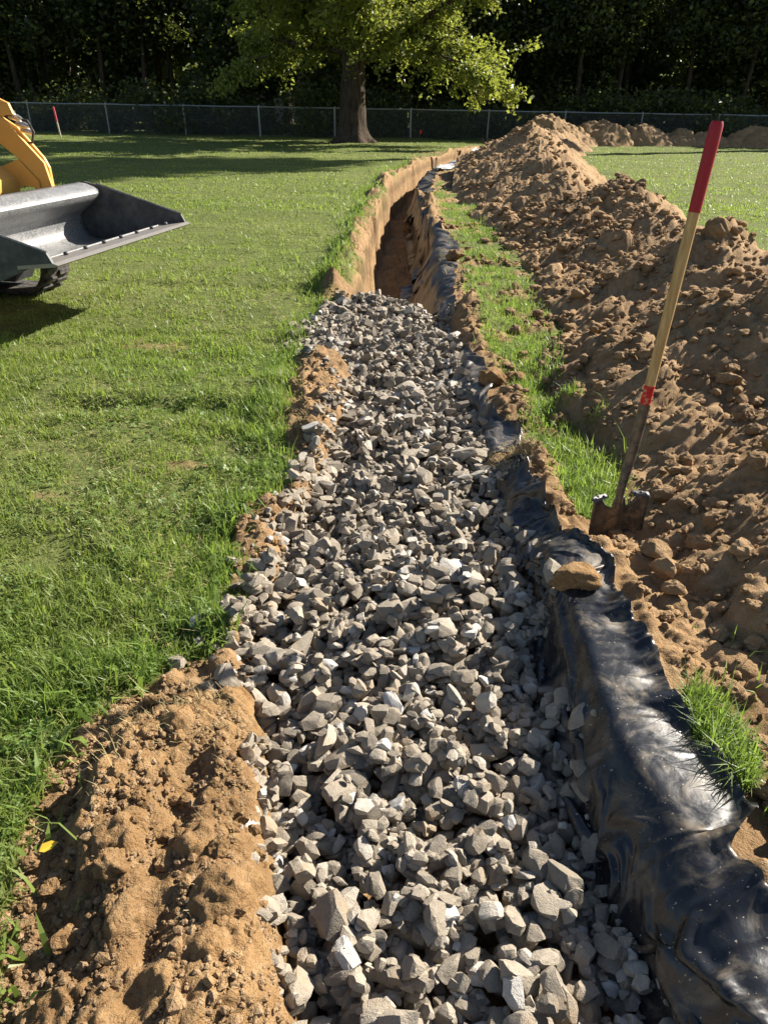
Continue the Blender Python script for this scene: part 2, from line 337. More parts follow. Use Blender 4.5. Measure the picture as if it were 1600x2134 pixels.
def bare(x, y):
    e = .07*fbm(x, y, .28, 4, 11)+.03*fbm(x, y, .07, 3, 12)
    k = 1+np.clip(y-8, 0, 12)*.03
    w_ = .035*k
    strip = sst(-w_, w_, x-LAWNL(y)+e*k*1.1)*sst(-w_, w_, GRIN(y)-x+e*k*1.6)
    strip = np.maximum(strip, .9*sst(.12, .3, fbm(x, y, .3, 3, 16))*(x > .7)*(x < GROUT(y)+.1)*(y > 2.7)*(y < 30))
    patch = sst(.02, .2, fbm(x, y, .45, 3, 15))*sst(6.6, 7.5, y)*sst(.02, -.06, trench_in(x, y))*(x < TLt(y)+.1); strip = strip*(1-.9*patch)
    heap = sst(-.02, .05, spoil_h(x, y)+.05*e)
    pat = sst(.60, .72, fbm(x, y, .8, 3, 60)*.5+.5)*sst(7, 4, y)*.8
    right_near = sst(.0, .06, x-.60)*sst(2.95, 2.75, y+.2*e)*sst(3.2, 2.9, x)
    tuf = (((x-.905)/.07)**2+((y-1.45)/.19)**2) < 1
    # bare scuffs left by the machine
    sc2 = np.exp(-(((x+1.75)/.35)**2+((y-5.35)/.14)**2))+np.exp(-(((x+1.05)/.14)**2+((y-3.3)/.07)**2))+np.exp(-(((x+1.52)/.12)**2+((y-2.95)/.09)**2))+.8*np.exp(-(((x+.95)/.12)**2+((y-3.5)/.05)**2))
    sc2 = sst(.45, 1., sc2+.9*fbm(x, y, .10, 4, 71))*.55
    b = np.maximum.reduce([strip, heap, right_near*np.ones_like(strip), pat*.0, sc2])
    b = np.where(y > 34.5, sst(-.02, .05, spoil_h(x, y)), b)
    return np.where(tuf, 0, b)
XO = pw([(.2, .98), (.72, .93), (.86, .81), (1.05, .775), (1.15, .87), (1.29, .86), (1.52, .815), (1.99, .81), (2.27, .80), (2.55, .71), (2.95, .68), (3.22, .655), (3.36, .60)])
XO2 = pw([(4.1, .60), (4.4, .66), (4.9, .70), (5.3, .62), (5.65, .52)]); XO3 = pw([(3.5, .70), (3.75, .74), (4.0, .62), (4.2, .57)])
XO4 = pw([(6.3, .57), (7.4, .64), (8.3, .74), (9.6, .86), (10.4, .80), (10.9, .72)])
def sheetmask(x, y):
    o = np.where(y < 3.38, XO(y), np.where((y > 3.5) & (y < 4.16), XO3(y), np.where((y > 4.15) & (y < 5.6), XO2(y), np.where((y > 6.35) & (y < 10.8), XO4(y), -9.))))
    return sst(.06, .0, x-o-.015)*(x > .4)*(y > .2)
def trench_in(x, y, both=False):
    am = 1+1.1*sst(6.8, 8, y); e = .05*am*fbm(x*0+y, x*0, .35, 4, 21)+.02*fbm(y, x*0, .1, 3, 22); e2 = .05*fbm(y, x*0+9, .35, 4, 23)+.02*fbm(y, x*0+4, .1, 3, 24)
    return (x-TLt(y)-e, TRt(y)-e2-x) if both else np.minimum(x-TLt(y)-e, TRt(y)-e2-x)
def ground_h(x, y, fine=True):
    h = .018*fbm(x, y, 1.3, 3, 1)+.02*fbm(x, y, 6, 2, 2)*sst(2, 12, np.abs(y))
    # ruts of the tracks on the lawn
    h = h-.07*np.exp(-((y-4.12-.02*x)/.09)**2)*sst(-2.0, -1.7, x)*sst(-.75, -1.0, x)*(1+.5*fbm(x, y, .2, 2, 33))
    h = h-.06*np.exp(-((y-7.45-.02*x)/.10)**2)*sst(-3.4, -2.5, x)*sst(-.8, -1.1, x)-.05*np.exp(-((y-5.75-.05*x)/.09)**2)*sst(-2.6, -2.2, x)*sst(-.9, -1.3, x)
    b = bare(x, y)
    bn = 1+.7*fbm(x, y, .12, 3, 31); bs = 0
    for cx, cy, rx, ry, hh in BUMPS: bs = bs+hh*np.exp(-1.1*(((x-cx)/rx)**2+((y-cy)/ry)**2))
    h = h+bs*bn
    # the right bank is thrown up a little higher
    nr_ = .10*sst(1.5, 1.0, y); h = h+(.14*sst(.50, .64+nr_, x)-.036*sst(.68+nr_, .95+nr_, x))*sst(2.7, 2.3, y)*sst(3.5, 2.5, x)
    if fine:
        c = clods(x, y, .09, 100, .55)+clods(x, y, .04, 110, .7)*.8+.5*clods(x, y, .018, 120, .8)
        h = h+b*(1-sheetmask(x, y))*(c*.75+.015*fbm(x, y, .12, 4, 130))+(1-b)*(.006*fbm(x, y, .05, 3, 140)+.022*fbm(x, y, .30, 3, 141)*sst(40, 6, y)+.03*fbm(x*.35, y, .5, 2, 142)*sst(2, 5, y))
    dl, dr = trench_in(x, y, True)
    ww = sst(7.4, 6.4, y); slump = sst(6.4, 6.9, y)*sst(10.6, 9.6, y)
    wall = sst(-.02-.05*ww, .075+.10*ww, dl)*sst(-.02-.05*ww-.05*slump, .075+.10*ww+.33*slump, dr)
    fl = .06*fbm(x, y, .4, 3, 150)
    h = np.where(sheetmask(x, y) > .5, np.minimum(h, .16), h)
    return h-(DEPTH(y)+fl)*wall+.03*wall*(1-wall)*fbm(x*3, y, .1, 3, 151)

# ------------------------------------------------------------------ the ground: one sheet with the trench cut into it
def rows():
    ys = [-60, -40, -25, -15, -9, -5, -3, -1.8, -1., -.5, -.2, 0., .15]; y = .28
    while y < 40:
        ys.append(y); y += min(.10 if y < 24 else .25, max(.0085, 1.5*(y*y+2.56)/(1.6*740)))
    while y < 700: ys.append(y); y *= 1.07; y += .3
    return np.array(ys)
def cols():
    u = list(np.arange(-1.05, 1.60, .0105)); s = .011; a = u[-1]; b = u[0]
    while a < 420: s *= 1.085; a += s; u.append(a)
    s = .0115
    while b > -420: s *= 1.085; b -= s; u.insert(0, b)
    return np.array(u)
Ys, Us = rows(), cols()
cen = (TLt(Ys)+TRt(Ys))/2
X = cen[:, None]*np.exp(-(Us[None]/60)**2)+Us[None]; Y = np.repeat(Ys[:, None], len(Us), 1)
Z = ground_h(X, Y)
hillz = 15*sst(92, 150, Y)+6*sst(60, 130, np.abs(X))*sst(46, 90, Y)
Z = Z+hillz
V = np.stack([X, Y, Z], -1).reshape(-1, 3)
ground = link('ground', npmesh('ground', V, gridfaces(*X.shape), True, {'bare': np.maximum(bare(X, Y), sst(-.06, .02, trench_in(X, Y))).ravel()}), GROUND)
tag(ground, 'mown lawn cut by a long straight open trench', kind='structure')

def field(name, xs, ys, fun, mat, parent=None):
    X, Y = np.meshgrid(xs, ys, indexing='xy'); Z = fun(X, Y)
    return link(name, npmesh(name, np.stack([X, Y, Z], -1).reshape(-1, 3), gridfaces(*X.shape), True), mat, parent)

# ridge of spoil on the right of the trench
def ridge_z(x, y):
    h = spoil_h(x, y); b = sst(-.08, .03, h)
    c = clods(x, y, .30, 200, .5, .6)+clods(x, y, .13, 210, .65)*1.05+clods(x, y, .055, 220, .8)*1.1+clods(x, y, .026, 230, .85)*.9
    gul = .06*fbm(x*.6, y*1.6, .35, 4, 240)
    return ground_h(x, y, False)*(1-b*.5)+np.where(h < 0, h*.8-.02, h)+b*(c*.55+gul)-.12*sheetmask(x, y)
Yr = [-2.5, -1.5, -.8, -.3, 0]; y = .2
while y < 35: Yr.append(y); y += min(.12, max(.0125, 1.5*(y*y+2.56)/(1.6*740)))
Yr = np.array(Yr)
crest = np.interp(Yr, [c[1] for c in CONES], [c[0] for c in CONES])
Ur = np.concatenate([np.arange(-1.75, .25, .0125), np.arange(.25, 1.9, .03)])
Xr = crest[:, None]+Ur[None]; YR = np.repeat(Yr[:, None], len(Ur), 1)
keep = None
Zr = ridge_z(Xr, YR)
ridge = link('spoil_ridge', npmesh('spoil_ridge', np.stack([Xr, YR, Zr], -1).reshape(-1, 3), gridfaces(*Xr.shape), True), SPOIL)
tag(ridge, 'long bumpy ridge of dug-out brown soil running along the trench', 'dirt pile')

# low bank of loose earth left of the stones
mound = field('earth_bank', np.arange(-1.12, -.02, .0052), np.arange(.35, 1.98, .0052),
    lambda x, y: ground_h(x, y, False)+mound_h(x, y)+sst(-.02, .015, mound_h(x, y))*(clods(x, y, .10, 300, .4, .6)*.7+clods(x, y, .042, 310, .5, .6)*.7+clods(x, y, .02, 320, .6, .6)*.7+clods(x, y, .012, 325, .7, .6)*.6+.010*fbm(x, y, .05, 4, 330)), SOIL)
tag(mound, 'low bank of crumbly tan soil between the lawn and the gravel', 'dirt pile')
def surf(x, y):
    x = np.asarray(x, float); y = np.asarray(y, float)
    z = ground_h(x, y)
    inm = (x > -1.1) & (x < -.05) & (y > .36) & (y < 1.95)
    z = np.where(inm, np.maximum(z, ground_h(x, y, False)+mound_h(x, y)), z)
    return np.maximum(z, np.where(spoil_h(x, y) > -.02, ridge_z(x, y), -9))

# heaps of spoil along the far fence
hp = [(6.9, 36.4, 1.02, 1.75), (9.3, 37.2, .92, 1.45), (11.3, 37.4, .80, 1.2), (13.1, 37.8, .62, 1.1), (14.4, 37.6, .55, 1.0), (16.6, 37.6, .72, 1.4), (19.2, 37.8, .70, 1.4), (21.8, 37.9, .75, 1.5)]
hl = ['tallest far heap of brown soil, where the ridge meets the fence', 'rounded far soil heap by the fence, next to the tallest one', 'peaked far soil heap by the fence, third from the ridge',
      'low far soil heap by the fence, fourth from the ridge', 'smallest far soil heap by the fence, fifth from the ridge', 'broad far soil heap by the fence, sixth from the ridge', 'far soil heap by the fence, seventh from the ridge', 'far soil heap at the end of the row by the fence']
for k, (cx, cy, h, r) in enumerate(hp):
    r *= 1.3
    def f(x, y, k=k, cx=cx, cy=cy, h=h, r=r):
        wx = x+.2*fbm(x, y, .8, 3, 400+k); d = np.sqrt(((wx-cx)/r)**2+((y-cy)/(r*.8))**2)
        z = h*np.maximum(1-d**(1.5+.3*(k % 3)), -.12)*(1+.25*fbm(x, y, .5, 3, 430+k))
        return z+sst(-.05, .1, z)*(clods(x, y, .4, 410+k, .5, .6)*.7+clods(x, y, .17, 420+k, .7)*.8)
    o = field('soil_heap', np.arange(cx-r*1.15, cx+r*1.15, .035), np.arange(cy-r, cy+r, .05), f, SPOIL)
    tag(o, hl[k], 'dirt pile', 'soil heaps along the fence')

# ------------------------------------------------------------------ stones: cut-faced lumps dropped on a height map
def stone_geo(seed, cuts=9, bev=.0, sub=True):
    r = random.Random(seed); bm = bmesh.new(); bmesh.ops.create_cube(bm, size=2)
    for k in range(cuts):
        n = Vector((r.gauss(0, 1), r.gauss(0, 1), r.gauss(0, 1))).normalized(); d = r.uniform(.62, .98)
        res = bmesh.ops.bisect_plane(bm, geom=bm.verts[:]+bm.edges[:]+bm.faces[:], plane_co=n*d, plane_no=n, clear_outer=True)
        ed = [e for e in res['geom_cut'] if isinstance(e, bmesh.types.BMEdge)]
        if ed:
            try: bmesh.ops.contextual_create(bm, geom=ed)
            except Exception: pass
    bmesh.ops.remove_doubles(bm, verts=bm.verts, dist=.12)
    co = [v.co.copy() for v in bm.verts]; bm.free(); bm = bmesh.new()
    for c in co: bm.verts.new(c)
    bmesh.ops.convex_hull(bm, input=bm.verts)
    bmesh.ops.delete(bm, geom=[v for v in bm.verts if not v.link_faces], context='VERTS')
    bmesh.ops.dissolve_limit(bm, angle_limit=radians(6), verts=bm.verts, edges=bm.edges)
    if bev > 0: bmesh.ops.bevel(bm, geom=bm.edges[:], offset=bev, segments=1, affect='EDGES', profile=.5)
    bmesh.ops.triangulate(bm, faces=bm.faces); bmesh.ops.recalc_face_normals(bm, faces=bm.faces)
    bm.verts.index_update()
    v = np.array([x.co[:] for x in bm.verts]); f = np.array([[a.index for a in q.verts] for q in bm.faces]); bm.free()
    v = v-(v.max(0)+v.min(0))/2; v = v/(v.max(0)-v.min(0))*2
    return v, f
def rough(v, f, seed):
    """split every triangle in four and roughen the faces"""
    ed = {}; V = list(map(tuple, v)); F = []
    def mid(a, b):
        k = (min(a, b), max(a, b))
        if k not in ed: ed[k] = len(V); V.append(tuple((np.array(V[a])+np.array(V[b]))/2))
        return ed[k]
    for a, b, c in f.tolist():
        ab, bc, ca = mid(a, b), mid(b, c), mid(c, a); F += [(a, ab, ca), (ab, b, bc), (ca, bc, c), (ab, bc, ca)]
    V = np.array(V); rr = np.random.default_rng(seed)
    d = .045*(vn(V[:, 0]*2.4+V[:, 2]*2.3, V[:, 1]*2.4-V[:, 2]*1.9, seed)*2-1)
    V = V*.88+.12*V/np.linalg.norm(V, axis=1)[:, None]*np.linalg.norm(V, axis=1).mean()
    return V*(1+d)[:, None]+rr.normal(0, .007, V.shape), np.array(F)
PLO = [stone_geo(s, 8+s % 5, .0) for s in range(36)]
PROTO = [rough(*rough(*stone_geo(s, 8+s % 5, .0), s), s+40) for s in range(36)]
def rot_mats(n, r, tilt):
    """random rotations, thin axis leaning off vertical by about tilt"""
    out = []
    for k in range(n):
        out.append(np.array((Euler((r.normal(0, tilt), r.normal(0, tilt), 0)).to_matrix() @ Euler((0, 0, r.uniform(0, 6.28))).to_matrix())))
    return np.array(out)
x0, x1, y0, y1, cs = -1.1, 1.1, .25, 9.2, .008
nx, ny = int((x1-x0)/cs), int((y1-y0)/cs)
gx = x0+(np.arange(nx)+.5)*cs; gy = y0+(np.arange(ny)+.5)*cs
GX, GY = np.meshgrid(gx, gy)
def zg(x, y):
    u = np.clip((x-(GL(y)+GR(y))/2)/((GR(y)-GL(y))/2), -1.3, 1.3)
    return ZGt(y)+.035*(1-u*u)+.03*fbm(x, y, .4, 3, 500)+sst(4.9, 5.6, y)*sst(6.9, 6.4, y)*.04*np.exp(-((x+.3)/.25)**2)-sst(5.6, 6.5, y)*.16*sst(.0, .5, x)
HM = np.maximum(zg(GX, GY)-.07, ground_h(GX, GY, False)); ID = np.full(HM.shape, -1)
stones = []
r = np.random.default_rng(21)
cand = []
cy_ = r.uniform(.3, 8.2, 36000); cx_ = r.uniform(-.75, .75, 36000); ce = .05*fbm(cx_, cy_, .15, 3, 510)
ck = (GL(cy_)-.015+ce < cx_) & (cx_ < GR(cy_)+.02+ce); cand = list(zip(cx_[ck][:17500], cy_[ck][:17500])); NC = len(cand)
for _ in range(620):   # strays rolled onto the banks
    y = r.uniform(.7, 6.8); side = r.random() < .85
    x = GL(y)-abs(r.normal(0, .07)) if side else GR(y)+abs(r.normal(0, .03)); cand.append((x, y))
RM = rot_mats(len(cand), r, .42); ZC = zg(np.array([c[0] for c in cand]), np.array([c[1] for c in cand]))
for k, (x, y) in enumerate(cand):
    s = .0168*math.exp(r.normal(0, .33))
    if r.random() < .05: s *= 1.45
    s = min(s, .042)
    ab = np.array([s*r.uniform(1.05, 1.65), s*r.uniform(.8, 1.15), s*r.uniform(.50, .88)])
    R = RM[k]; ext = np.sqrt(((R*ab[None])**2).sum(1))
    rx, ry, rz = ext*.92
    i0 = int((x-rx-x0)/cs); i1 = int((x+rx-x0)/cs)+1; j0 = int((y-ry-y0)/cs); j1 = int((y+ry-y0)/cs)+1
    if i0 < 0 or j0 < 0 or i1 >= nx or j1 >= ny: continue
    q = ((gx[i0:i1]-x)/rx)[None]**2+((gy[j0:j1]-y)/ry)[:, None]**2; m_ = q < 1
    if m_.sum() < 4: continue
    sub = HM[j0:j1, i0:i1]; zq = np.sort(sub[m_])[int(m_.sum()*.52)]
    zc = zq+rz*.62
    if zc-rz*.3 > ZC[k]+.045 and k < NC: continue
    top = zc+rz*np.sqrt(np.clip(1-q, 0, 1))*.92
    hit = m_ & (top > sub)
    sub[hit] = top[hit]; ID[j0:j1, i0:i1][hit] = len(stones)
    tone = float(np.clip(r.normal(.42, .17), 0, 1))
    if r.random() < .10: tone = r.uniform(.78, 1)
    stones.append((np.array([x, y, zc]), R, ab*.97, tone))
cnt = np.bincount(ID[ID >= 0].ravel(), minlength=len(stones)).astype(float)
pos = np.array([s[0] for s in stones])
inview = (pos[:, 1] > .86)
score = np.where(inview, cnt/((pos[:, 0]**2+pos[:, 1]**2+2.6)), 0)
big = set(np.argsort(-score)[:294].tolist())
VV, FF, TT, off = [], [], [], 0
SL = [(0, .30, 'dark grey angular crushed stone in the gravel filling the trench', 'dark grey gravel stones'),
      (.30, .55, 'grey-brown angular crushed stone in the gravel filling the trench', 'grey-brown gravel stones'),
      (.55, .76, 'light grey-tan angular crushed stone in the gravel filling the trench', 'light grey-tan gravel stones'),
      (.76, 1.1, 'pale whitish angular crushed stone in the gravel filling the trench', 'pale whitish gravel stones')]
for k, (p, R, ab, tone) in enumerate(stones):
    v, f = (PROTO if p[1] < 2.3 or k in big else PLO)[k % 36]
    if k in big:
        lv = (v*ab) @ R.T
        me = soft(npmesh('gravel_stone', lv, f, False, {'tone': np.full(len(lv), tone)}), 30)
        o = link('gravel_stone', me, STONE); o.location = p
        for a, b, lab, grp in SL:
            if a <= tone < b:
                sp = 'long thin' if ab[0]/ab[1] > 1.5 else 'flat slab-like' if ab[2]/ab[1] < .62 else 'chunky'
                tag(o, lab.replace('angular', sp), 'stone', sp+' '+grp)
    elif cnt[k] > 0:
        VV.append((v*ab) @ R.T+p); FF.append(f+off); TT.append(np.full(len(v), tone)); off += len(v)
# fines in the hollows between the stones
_c = np.pad(HM, 5, 'edge').cumsum(0).cumsum(1); _c = np.pad(_c, ((1, 0), (1, 0))); HMEAN = (_c[11:, 11:]-_c[:-11, 11:]-_c[11:, :-11]+_c[:-11, :-11])/121.
for k in range(9000):
    y = r.uniform(.5, 7.2); x = r.uniform(-.62, .62)
    if not (GL(y)-.06 < x < GR(y)+.03): continue
    j = int((y-y0)/cs); i = int((x-x0)/cs)
    if HM[j, i] > HMEAN[j, i]-.004: continue
    s = r.uniform(.005, .0115); v, f = PLO[k % 36]
    VV.append(v*np.array([s*1.2, s, s*.7])+np.array([x, y, HM[j, i]+s*.3])); FF.append(f+off); TT.append(np.full(len(v), r.uniform(.25, .9))); off += len(v)
gravel = link('gravel', soft(npmesh('gravel', np.concatenate(VV), np.concatenate(FF), False, {'tone': np.concatenate(TT)}), 30), STONE)
tag(gravel, 'grey crushed stone filling the trench', 'gravel', kind='stuff')

# ------------------------------------------------------------------ clods of earth lying about
def clod_geo(seed, n=2):
    bm = bmesh.new(); bmesh.ops.create_icosphere(bm, subdivisions=n, radius=1)
    v = np.array([q.co[:] for q in bm.verts]); f = np.array([[a.index for a in q.verts] for q in bm.faces]); bm.free()
    rr = np.random.default_rng(seed); d = np.zeros(len(v))
    for _ in range(9):   # knock flats off
        nn = rr.normal(size=3); nn /= np.linalg.norm(nn); c = rr.uniform(.55, .9); t = v @ nn; v = v-np.outer(np.clip(t-c, 0, 9), nn)*.85
    for k in range(3):
        s = (2.2, 4.6, 9.5)[k]; d += (.20, .13, .09)[k]*(vn(v[:, 0]*s+seed*3+v[:, 2]*2.1, v[:, 1]*s-v[:, 2]*1.7+7*k, seed+k)*2-1)
    return v*(1+d)[:, None], f
CPROTO = [clod_geo(s, 3) for s in range(10)]; CLOW = [clod_geo(s, 2) for s in range(10)]; CTINY = [clod_geo(s, 1) for s in range(10)]; CBIG = [clod_geo(50+s, 4) for s in range(9)]
def clod(p, size, mat, label, group=None, seed=0, bigm=False, sink=.25, rz=0., name='soil_clod'):
    v, f = (CBIG if bigm else CPROTO)[seed % (9 if bigm else 10)]; size = np.array(size)
    R = np.array(Euler((0, 0, rz)).to_matrix()); lv = (v*size) @ R.T
    if bigm:
        q = v*14+seed
        lv = lv*(1+.035*(vn(q[:, 0]+q[:, 2], q[:, 1]-q[:, 2]*.6, 3)*2-1)+.02*(vn(q[:, 0]*2.3, q[:, 2]*2.3+q[:, 1], 5)*2-1))[:, None]
    o = link(name, npmesh(name, lv, f, bigm, None), mat); o.location = (p[0], p[1], p[2]+size[2]*(1-2*sink) if False else p[2]+size[2]*(1-sink*2))
    return tag(o, label, 'dirt clod', group)
def sz(x, y): return float(surf(np.array([x]), np.array([y]))[0])
clod((.68, 4.56, sz(.68, 4.56)), (.11, .10, .075), SOIL, 'blocky tan soil clod holding down the black plastic scrap', seed=2, bigm=True, rz=.6)
clod((.83, 4.62, sz(.83, 4.62)), (.085, .08, .055), SOIL, 'rounded tan soil clod beside the blocky one, next to the grass', seed=3, bigm=True)
clod((1.00, 3.96, sz(1.0, 3.96)), (.075, .06, .045), SOIL, 'squarish soil clod standing in the grass strip beside the ridge', seed=4, bigm=True, rz=.4)
clod((.76, 8.75, .04), (.10, .16, .06), SOIL, 'flat brown soil clod resting on the plastic at the open trench', seed=5, bigm=True)
clod((2.74, 6.6, sz(2.74, 6.6)-.03), (.11, .11, .12), SPOIL, 'big brown lump perched on a crest of the soil ridge', seed=6, bigm=True, sink=.3)
clod((-.185, .985, sz(-.185, .985)+.0), (.026, .028, .030), SOIL, 'round orange-tan clod at the edge of the gravel beside the earth bank', seed=7, bigm=True)
clod((-.60, 1.06, sz(-.60, 1.06)-.005), (.040, .042, .034), SOIL, 'largest pale clod on the low earth bank beside the lawn', seed=8, bigm=True, rz=1.)
rb = [((.95, 1.06), (.085, .10, .06), 'broad crumbly clod beside the lower edge of the black plastic'), ((.99, .93), (.09, .08, .05), 'wide flat clod of brown soil at the foot of the ridge, nearest the plastic'),
      ((1.00, 1.24), (.06, .085, .06), 'rounded brown clod at the ridge foot below the green grass tuft')]
for k, ((x, y), s, lab) in enumerate(rb): clod((x, y, sz(x, y)), s, SPOIL, lab, seed=20+k, bigm=True, rz=k*.9)
r = np.random.default_rng(33); VV, FF, off = [], [], 0
lst = []; FAR = []
for _ in range(9500):
    y = .55+11*r.random()**1.6; x = r.uniform(.62, 3.2)
    lst.append((x, y, .0105*math.exp(r.normal(0, .55))*(1+.06*y)))
lst = np.array(lst); hsp = spoil_h(lst[:, 0], lst[:, 1]); okm = (hsp > .0) & (lst[:, 0] < np.interp(lst[:, 1], [c[1] for c in CONES], [c[0] for c in CONES])+.35)
nb = np.maximum(lst[:, 0]-.66, -1); near = (bare(lst[:, 0], lst[:, 1]) > .6) & (lst[:, 0] > GR(lst[:, 1])+.12)
lst = lst[(okm | near) & (sheetmask(lst[:, 0], lst[:, 1]) < .02)]
for _ in range(3000):
    y = 8+17*r.random(); cx = float(np.interp(y, [c[1] for c in CONES], [c[0] for c in CONES])); FAR.append((cx+r.uniform(-1.6, .5), y, .014*math.exp(r.normal(0, .55))*(1+.02*y)))
FAR = np.array(FAR); lst = np.concatenate([lst, FAR[spoil_h(FAR[:, 0], FAR[:, 1]) > .05]])
more = []
for _ in range(12000): more.append((r.uniform(-.95, -.12), r.uniform(.6, 1.75), .0038*math.exp(r.normal(0, .6))))
for _ in range(5000):
    y = r.uniform(1.8, 7); more.append((r.uniform(-.75, -.2), y, .0065*math.exp(r.normal(0, .5))))
more = np.array(more); mk = (bare(more[:, 0], more[:, 1]) > .6) & (more[:, 0] < GL(more[:, 1])-.01); more = more[mk]
allc = np.concatenate([lst, more]); zz = surf(allc[:, 0], allc[:, 1])
app = allc[:, 2]/np.sqrt(allc[:, 0]**2+allc[:, 1]**2+1.5)
inv = (allc[:, 1] > .9) & (np.abs(allc[:, 0]) < .50*(.874*allc[:, 1]+.78))
order = np.argsort(-np.where(inv, app, 0)); bigc = set(order[:170].tolist())
for k, (x, y, s) in enumerate(allc):
    s = min(s, .055 if y < 8 else .09); sx, sy, szz = s*r.uniform(.9, 1.4), s*r.uniform(.8, 1.2), s*r.uniform(.6, .95)
    right = x > .3
    if k in bigc:
        clod((x, y, zz[k]), (sx, sy, szz), SPOIL if right else SOIL, 'loose brown soil clod lying on the spoil ridge slope' if right else 'small tan soil clod lying on the bare earth left of the gravel',
             'loose clods on the spoil ridge' if right else 'loose clods left of the gravel', seed=k, rz=r.uniform(0, 6), sink=.25)
    else:
        v, f = (CLOW if s > .022 else CTINY)[k % 10]; a = r.uniform(0, 6.28); R = np.array([[cos(a), -sin(a), 0], [sin(a), cos(a), 0], [0, 0, 1]])
        VV.append((v*np.array([sx, sy, szz])) @ R.T+np.array([x, y, zz[k]+szz*.5])); FF.append(f+off); off += len(v)
o = link('soil_crumbs', npmesh('soil_crumbs', np.concatenate(VV), np.concatenate(FF), False), SPOIL); tag(o, 'loose crumbs of brown soil strewn over the dug earth', 'soil', kind='stuff')

# ------------------------------------------------------------------ black plastic sheeting (settled as cloth over the bank)
def settle(Pm, pin, hfun, stretch=(1.06, 1.05), steps=45, iters=10, thick=.006, seed=0, noise_=.01, stiff=.5):
    n, m_ = Pm.shape[:2]; p = Pm.copy(); rr = np.random.default_rng(seed)
    def dl(a, b): return np.linalg.norm(a-b, axis=-1)
    prs = []
    def addp(sa, sb, mult, k):
        L = dl(Pm[sa], Pm[sb])*mult; prs.append((sa, sb, L, k))
    S = slice
    for a in (0, 1):
        na = (n-a)//2; addp((S(a, a+2*na-1, 2),), (S(a+1, a+2*na, 2),), stretch[0], 1.)
        ma = (m_-a)//2; addp((S(None), S(a, a+2*ma-1, 2)), (S(None), S(a+1, a+2*ma, 2)), stretch[1], 1.)
    sh = sqrt(stretch[0]*stretch[1])
    for a in (0, 1):
        na = (n-a)//2
        addp((S(a, a+2*na-1, 2), S(0, m_-1)), (S(a+1, a+2*na, 2), S(1, m_)), sh, .5)
        addp((S(a, a+2*na-1, 2), S(1, m_)), (S(a+1, a+2*na, 2), S(0, m_-1)), sh, .5)
    bend = []
    for st in (2, 5):
        i = np.arange(n-st); j = np.arange(m_-st)
        for q in (0, 1):
            ii = i[(i//st) % 2 == q]; jj = j[(j//st) % 2 == q]
            if len(ii): bend.append(((ii,), (ii+st,), dl(Pm[ii], Pm[ii+st])*stretch[0], stiff))
            if len(jj): bend.append(((S(None), jj), (S(None), jj+st), dl(Pm[:, jj], Pm[:, jj+st])*stretch[1], stiff))
    p[..., 2] += rr.normal(0, noise_*.2, p.shape[:2])+noise_*3*np.abs(fbm(p[..., 0], p[..., 1], .14, 3, seed+70))
    p[..., 0] += noise_*fbm(p[..., 0], p[..., 1], .1, 2, seed+71)*(~pin)
    v = np.zeros_like(p); W = (~pin).astype(float)[..., None]; pin0 = Pm.copy()
    for s in range(steps):
        old = p.copy(); v[..., 2] -= .05; v *= .92; p = p+v*.02*W
        for it in range(iters):
            for sa, sb, L, k in (prs+bend if it % 2 else prs):
                A = p[sa]; B = p[sb]; d = B-A; l = np.linalg.norm(d, axis=-1); cdiff = (l-L)
                if k < 1 and (sa is not None) and k == stiff: cdiff = np.minimum(cdiff, 0)   # bending only resists folding
                wa = W[sa]; wb = W[sb]; corr = (d/np.maximum(l, 1e-6)[..., None])*(cdiff*k)[..., None]/np.maximum(wa+wb, 1e-6)
                p[sa] = A+corr*wa; p[sb] = B-corr*wb
            h = hfun(p[..., 0], p[..., 1])+thick
            low = p[..., 2] < h; p[..., 2] = np.where(low & ~pin, p[..., 2]+(h-p[..., 2])*.8, p[..., 2])
            hi = p[..., 2] > h+.065; p[..., 2] = np.where(hi & ~pin, p[..., 2]-(p[..., 2]-h-.065)*.15, p[..., 2])
        v = np.clip((p-old)/.02, -2, 2)
    return p
class HGrid:
    def __init__(s, xa, xb, ya, yb, c, fun):
        s.x = np.arange(xa, xb, c); s.y = np.arange(ya, yb, c); X, Y = np.meshgrid(s.x, s.y); s.h = fun(X, Y); s.c = c
    def __call__(s, x, y):
        fx = np.clip((x-s.x[0])/s.c, 0, len(s.x)-1.01); fy = np.clip((y-s.y[0])/s.c, 0, len(s.y)-1.01)
        i = fx.astype(int); j = fy.astype(int); fx = fx-i; fy = fy-j
        return (s.h[j, i]*(1-fx)+s.h[j, i+1]*fx)*(1-fy)+(s.h[j+1, i]*(1-fx)+s.h[j+1, i+1]*fx)*fy
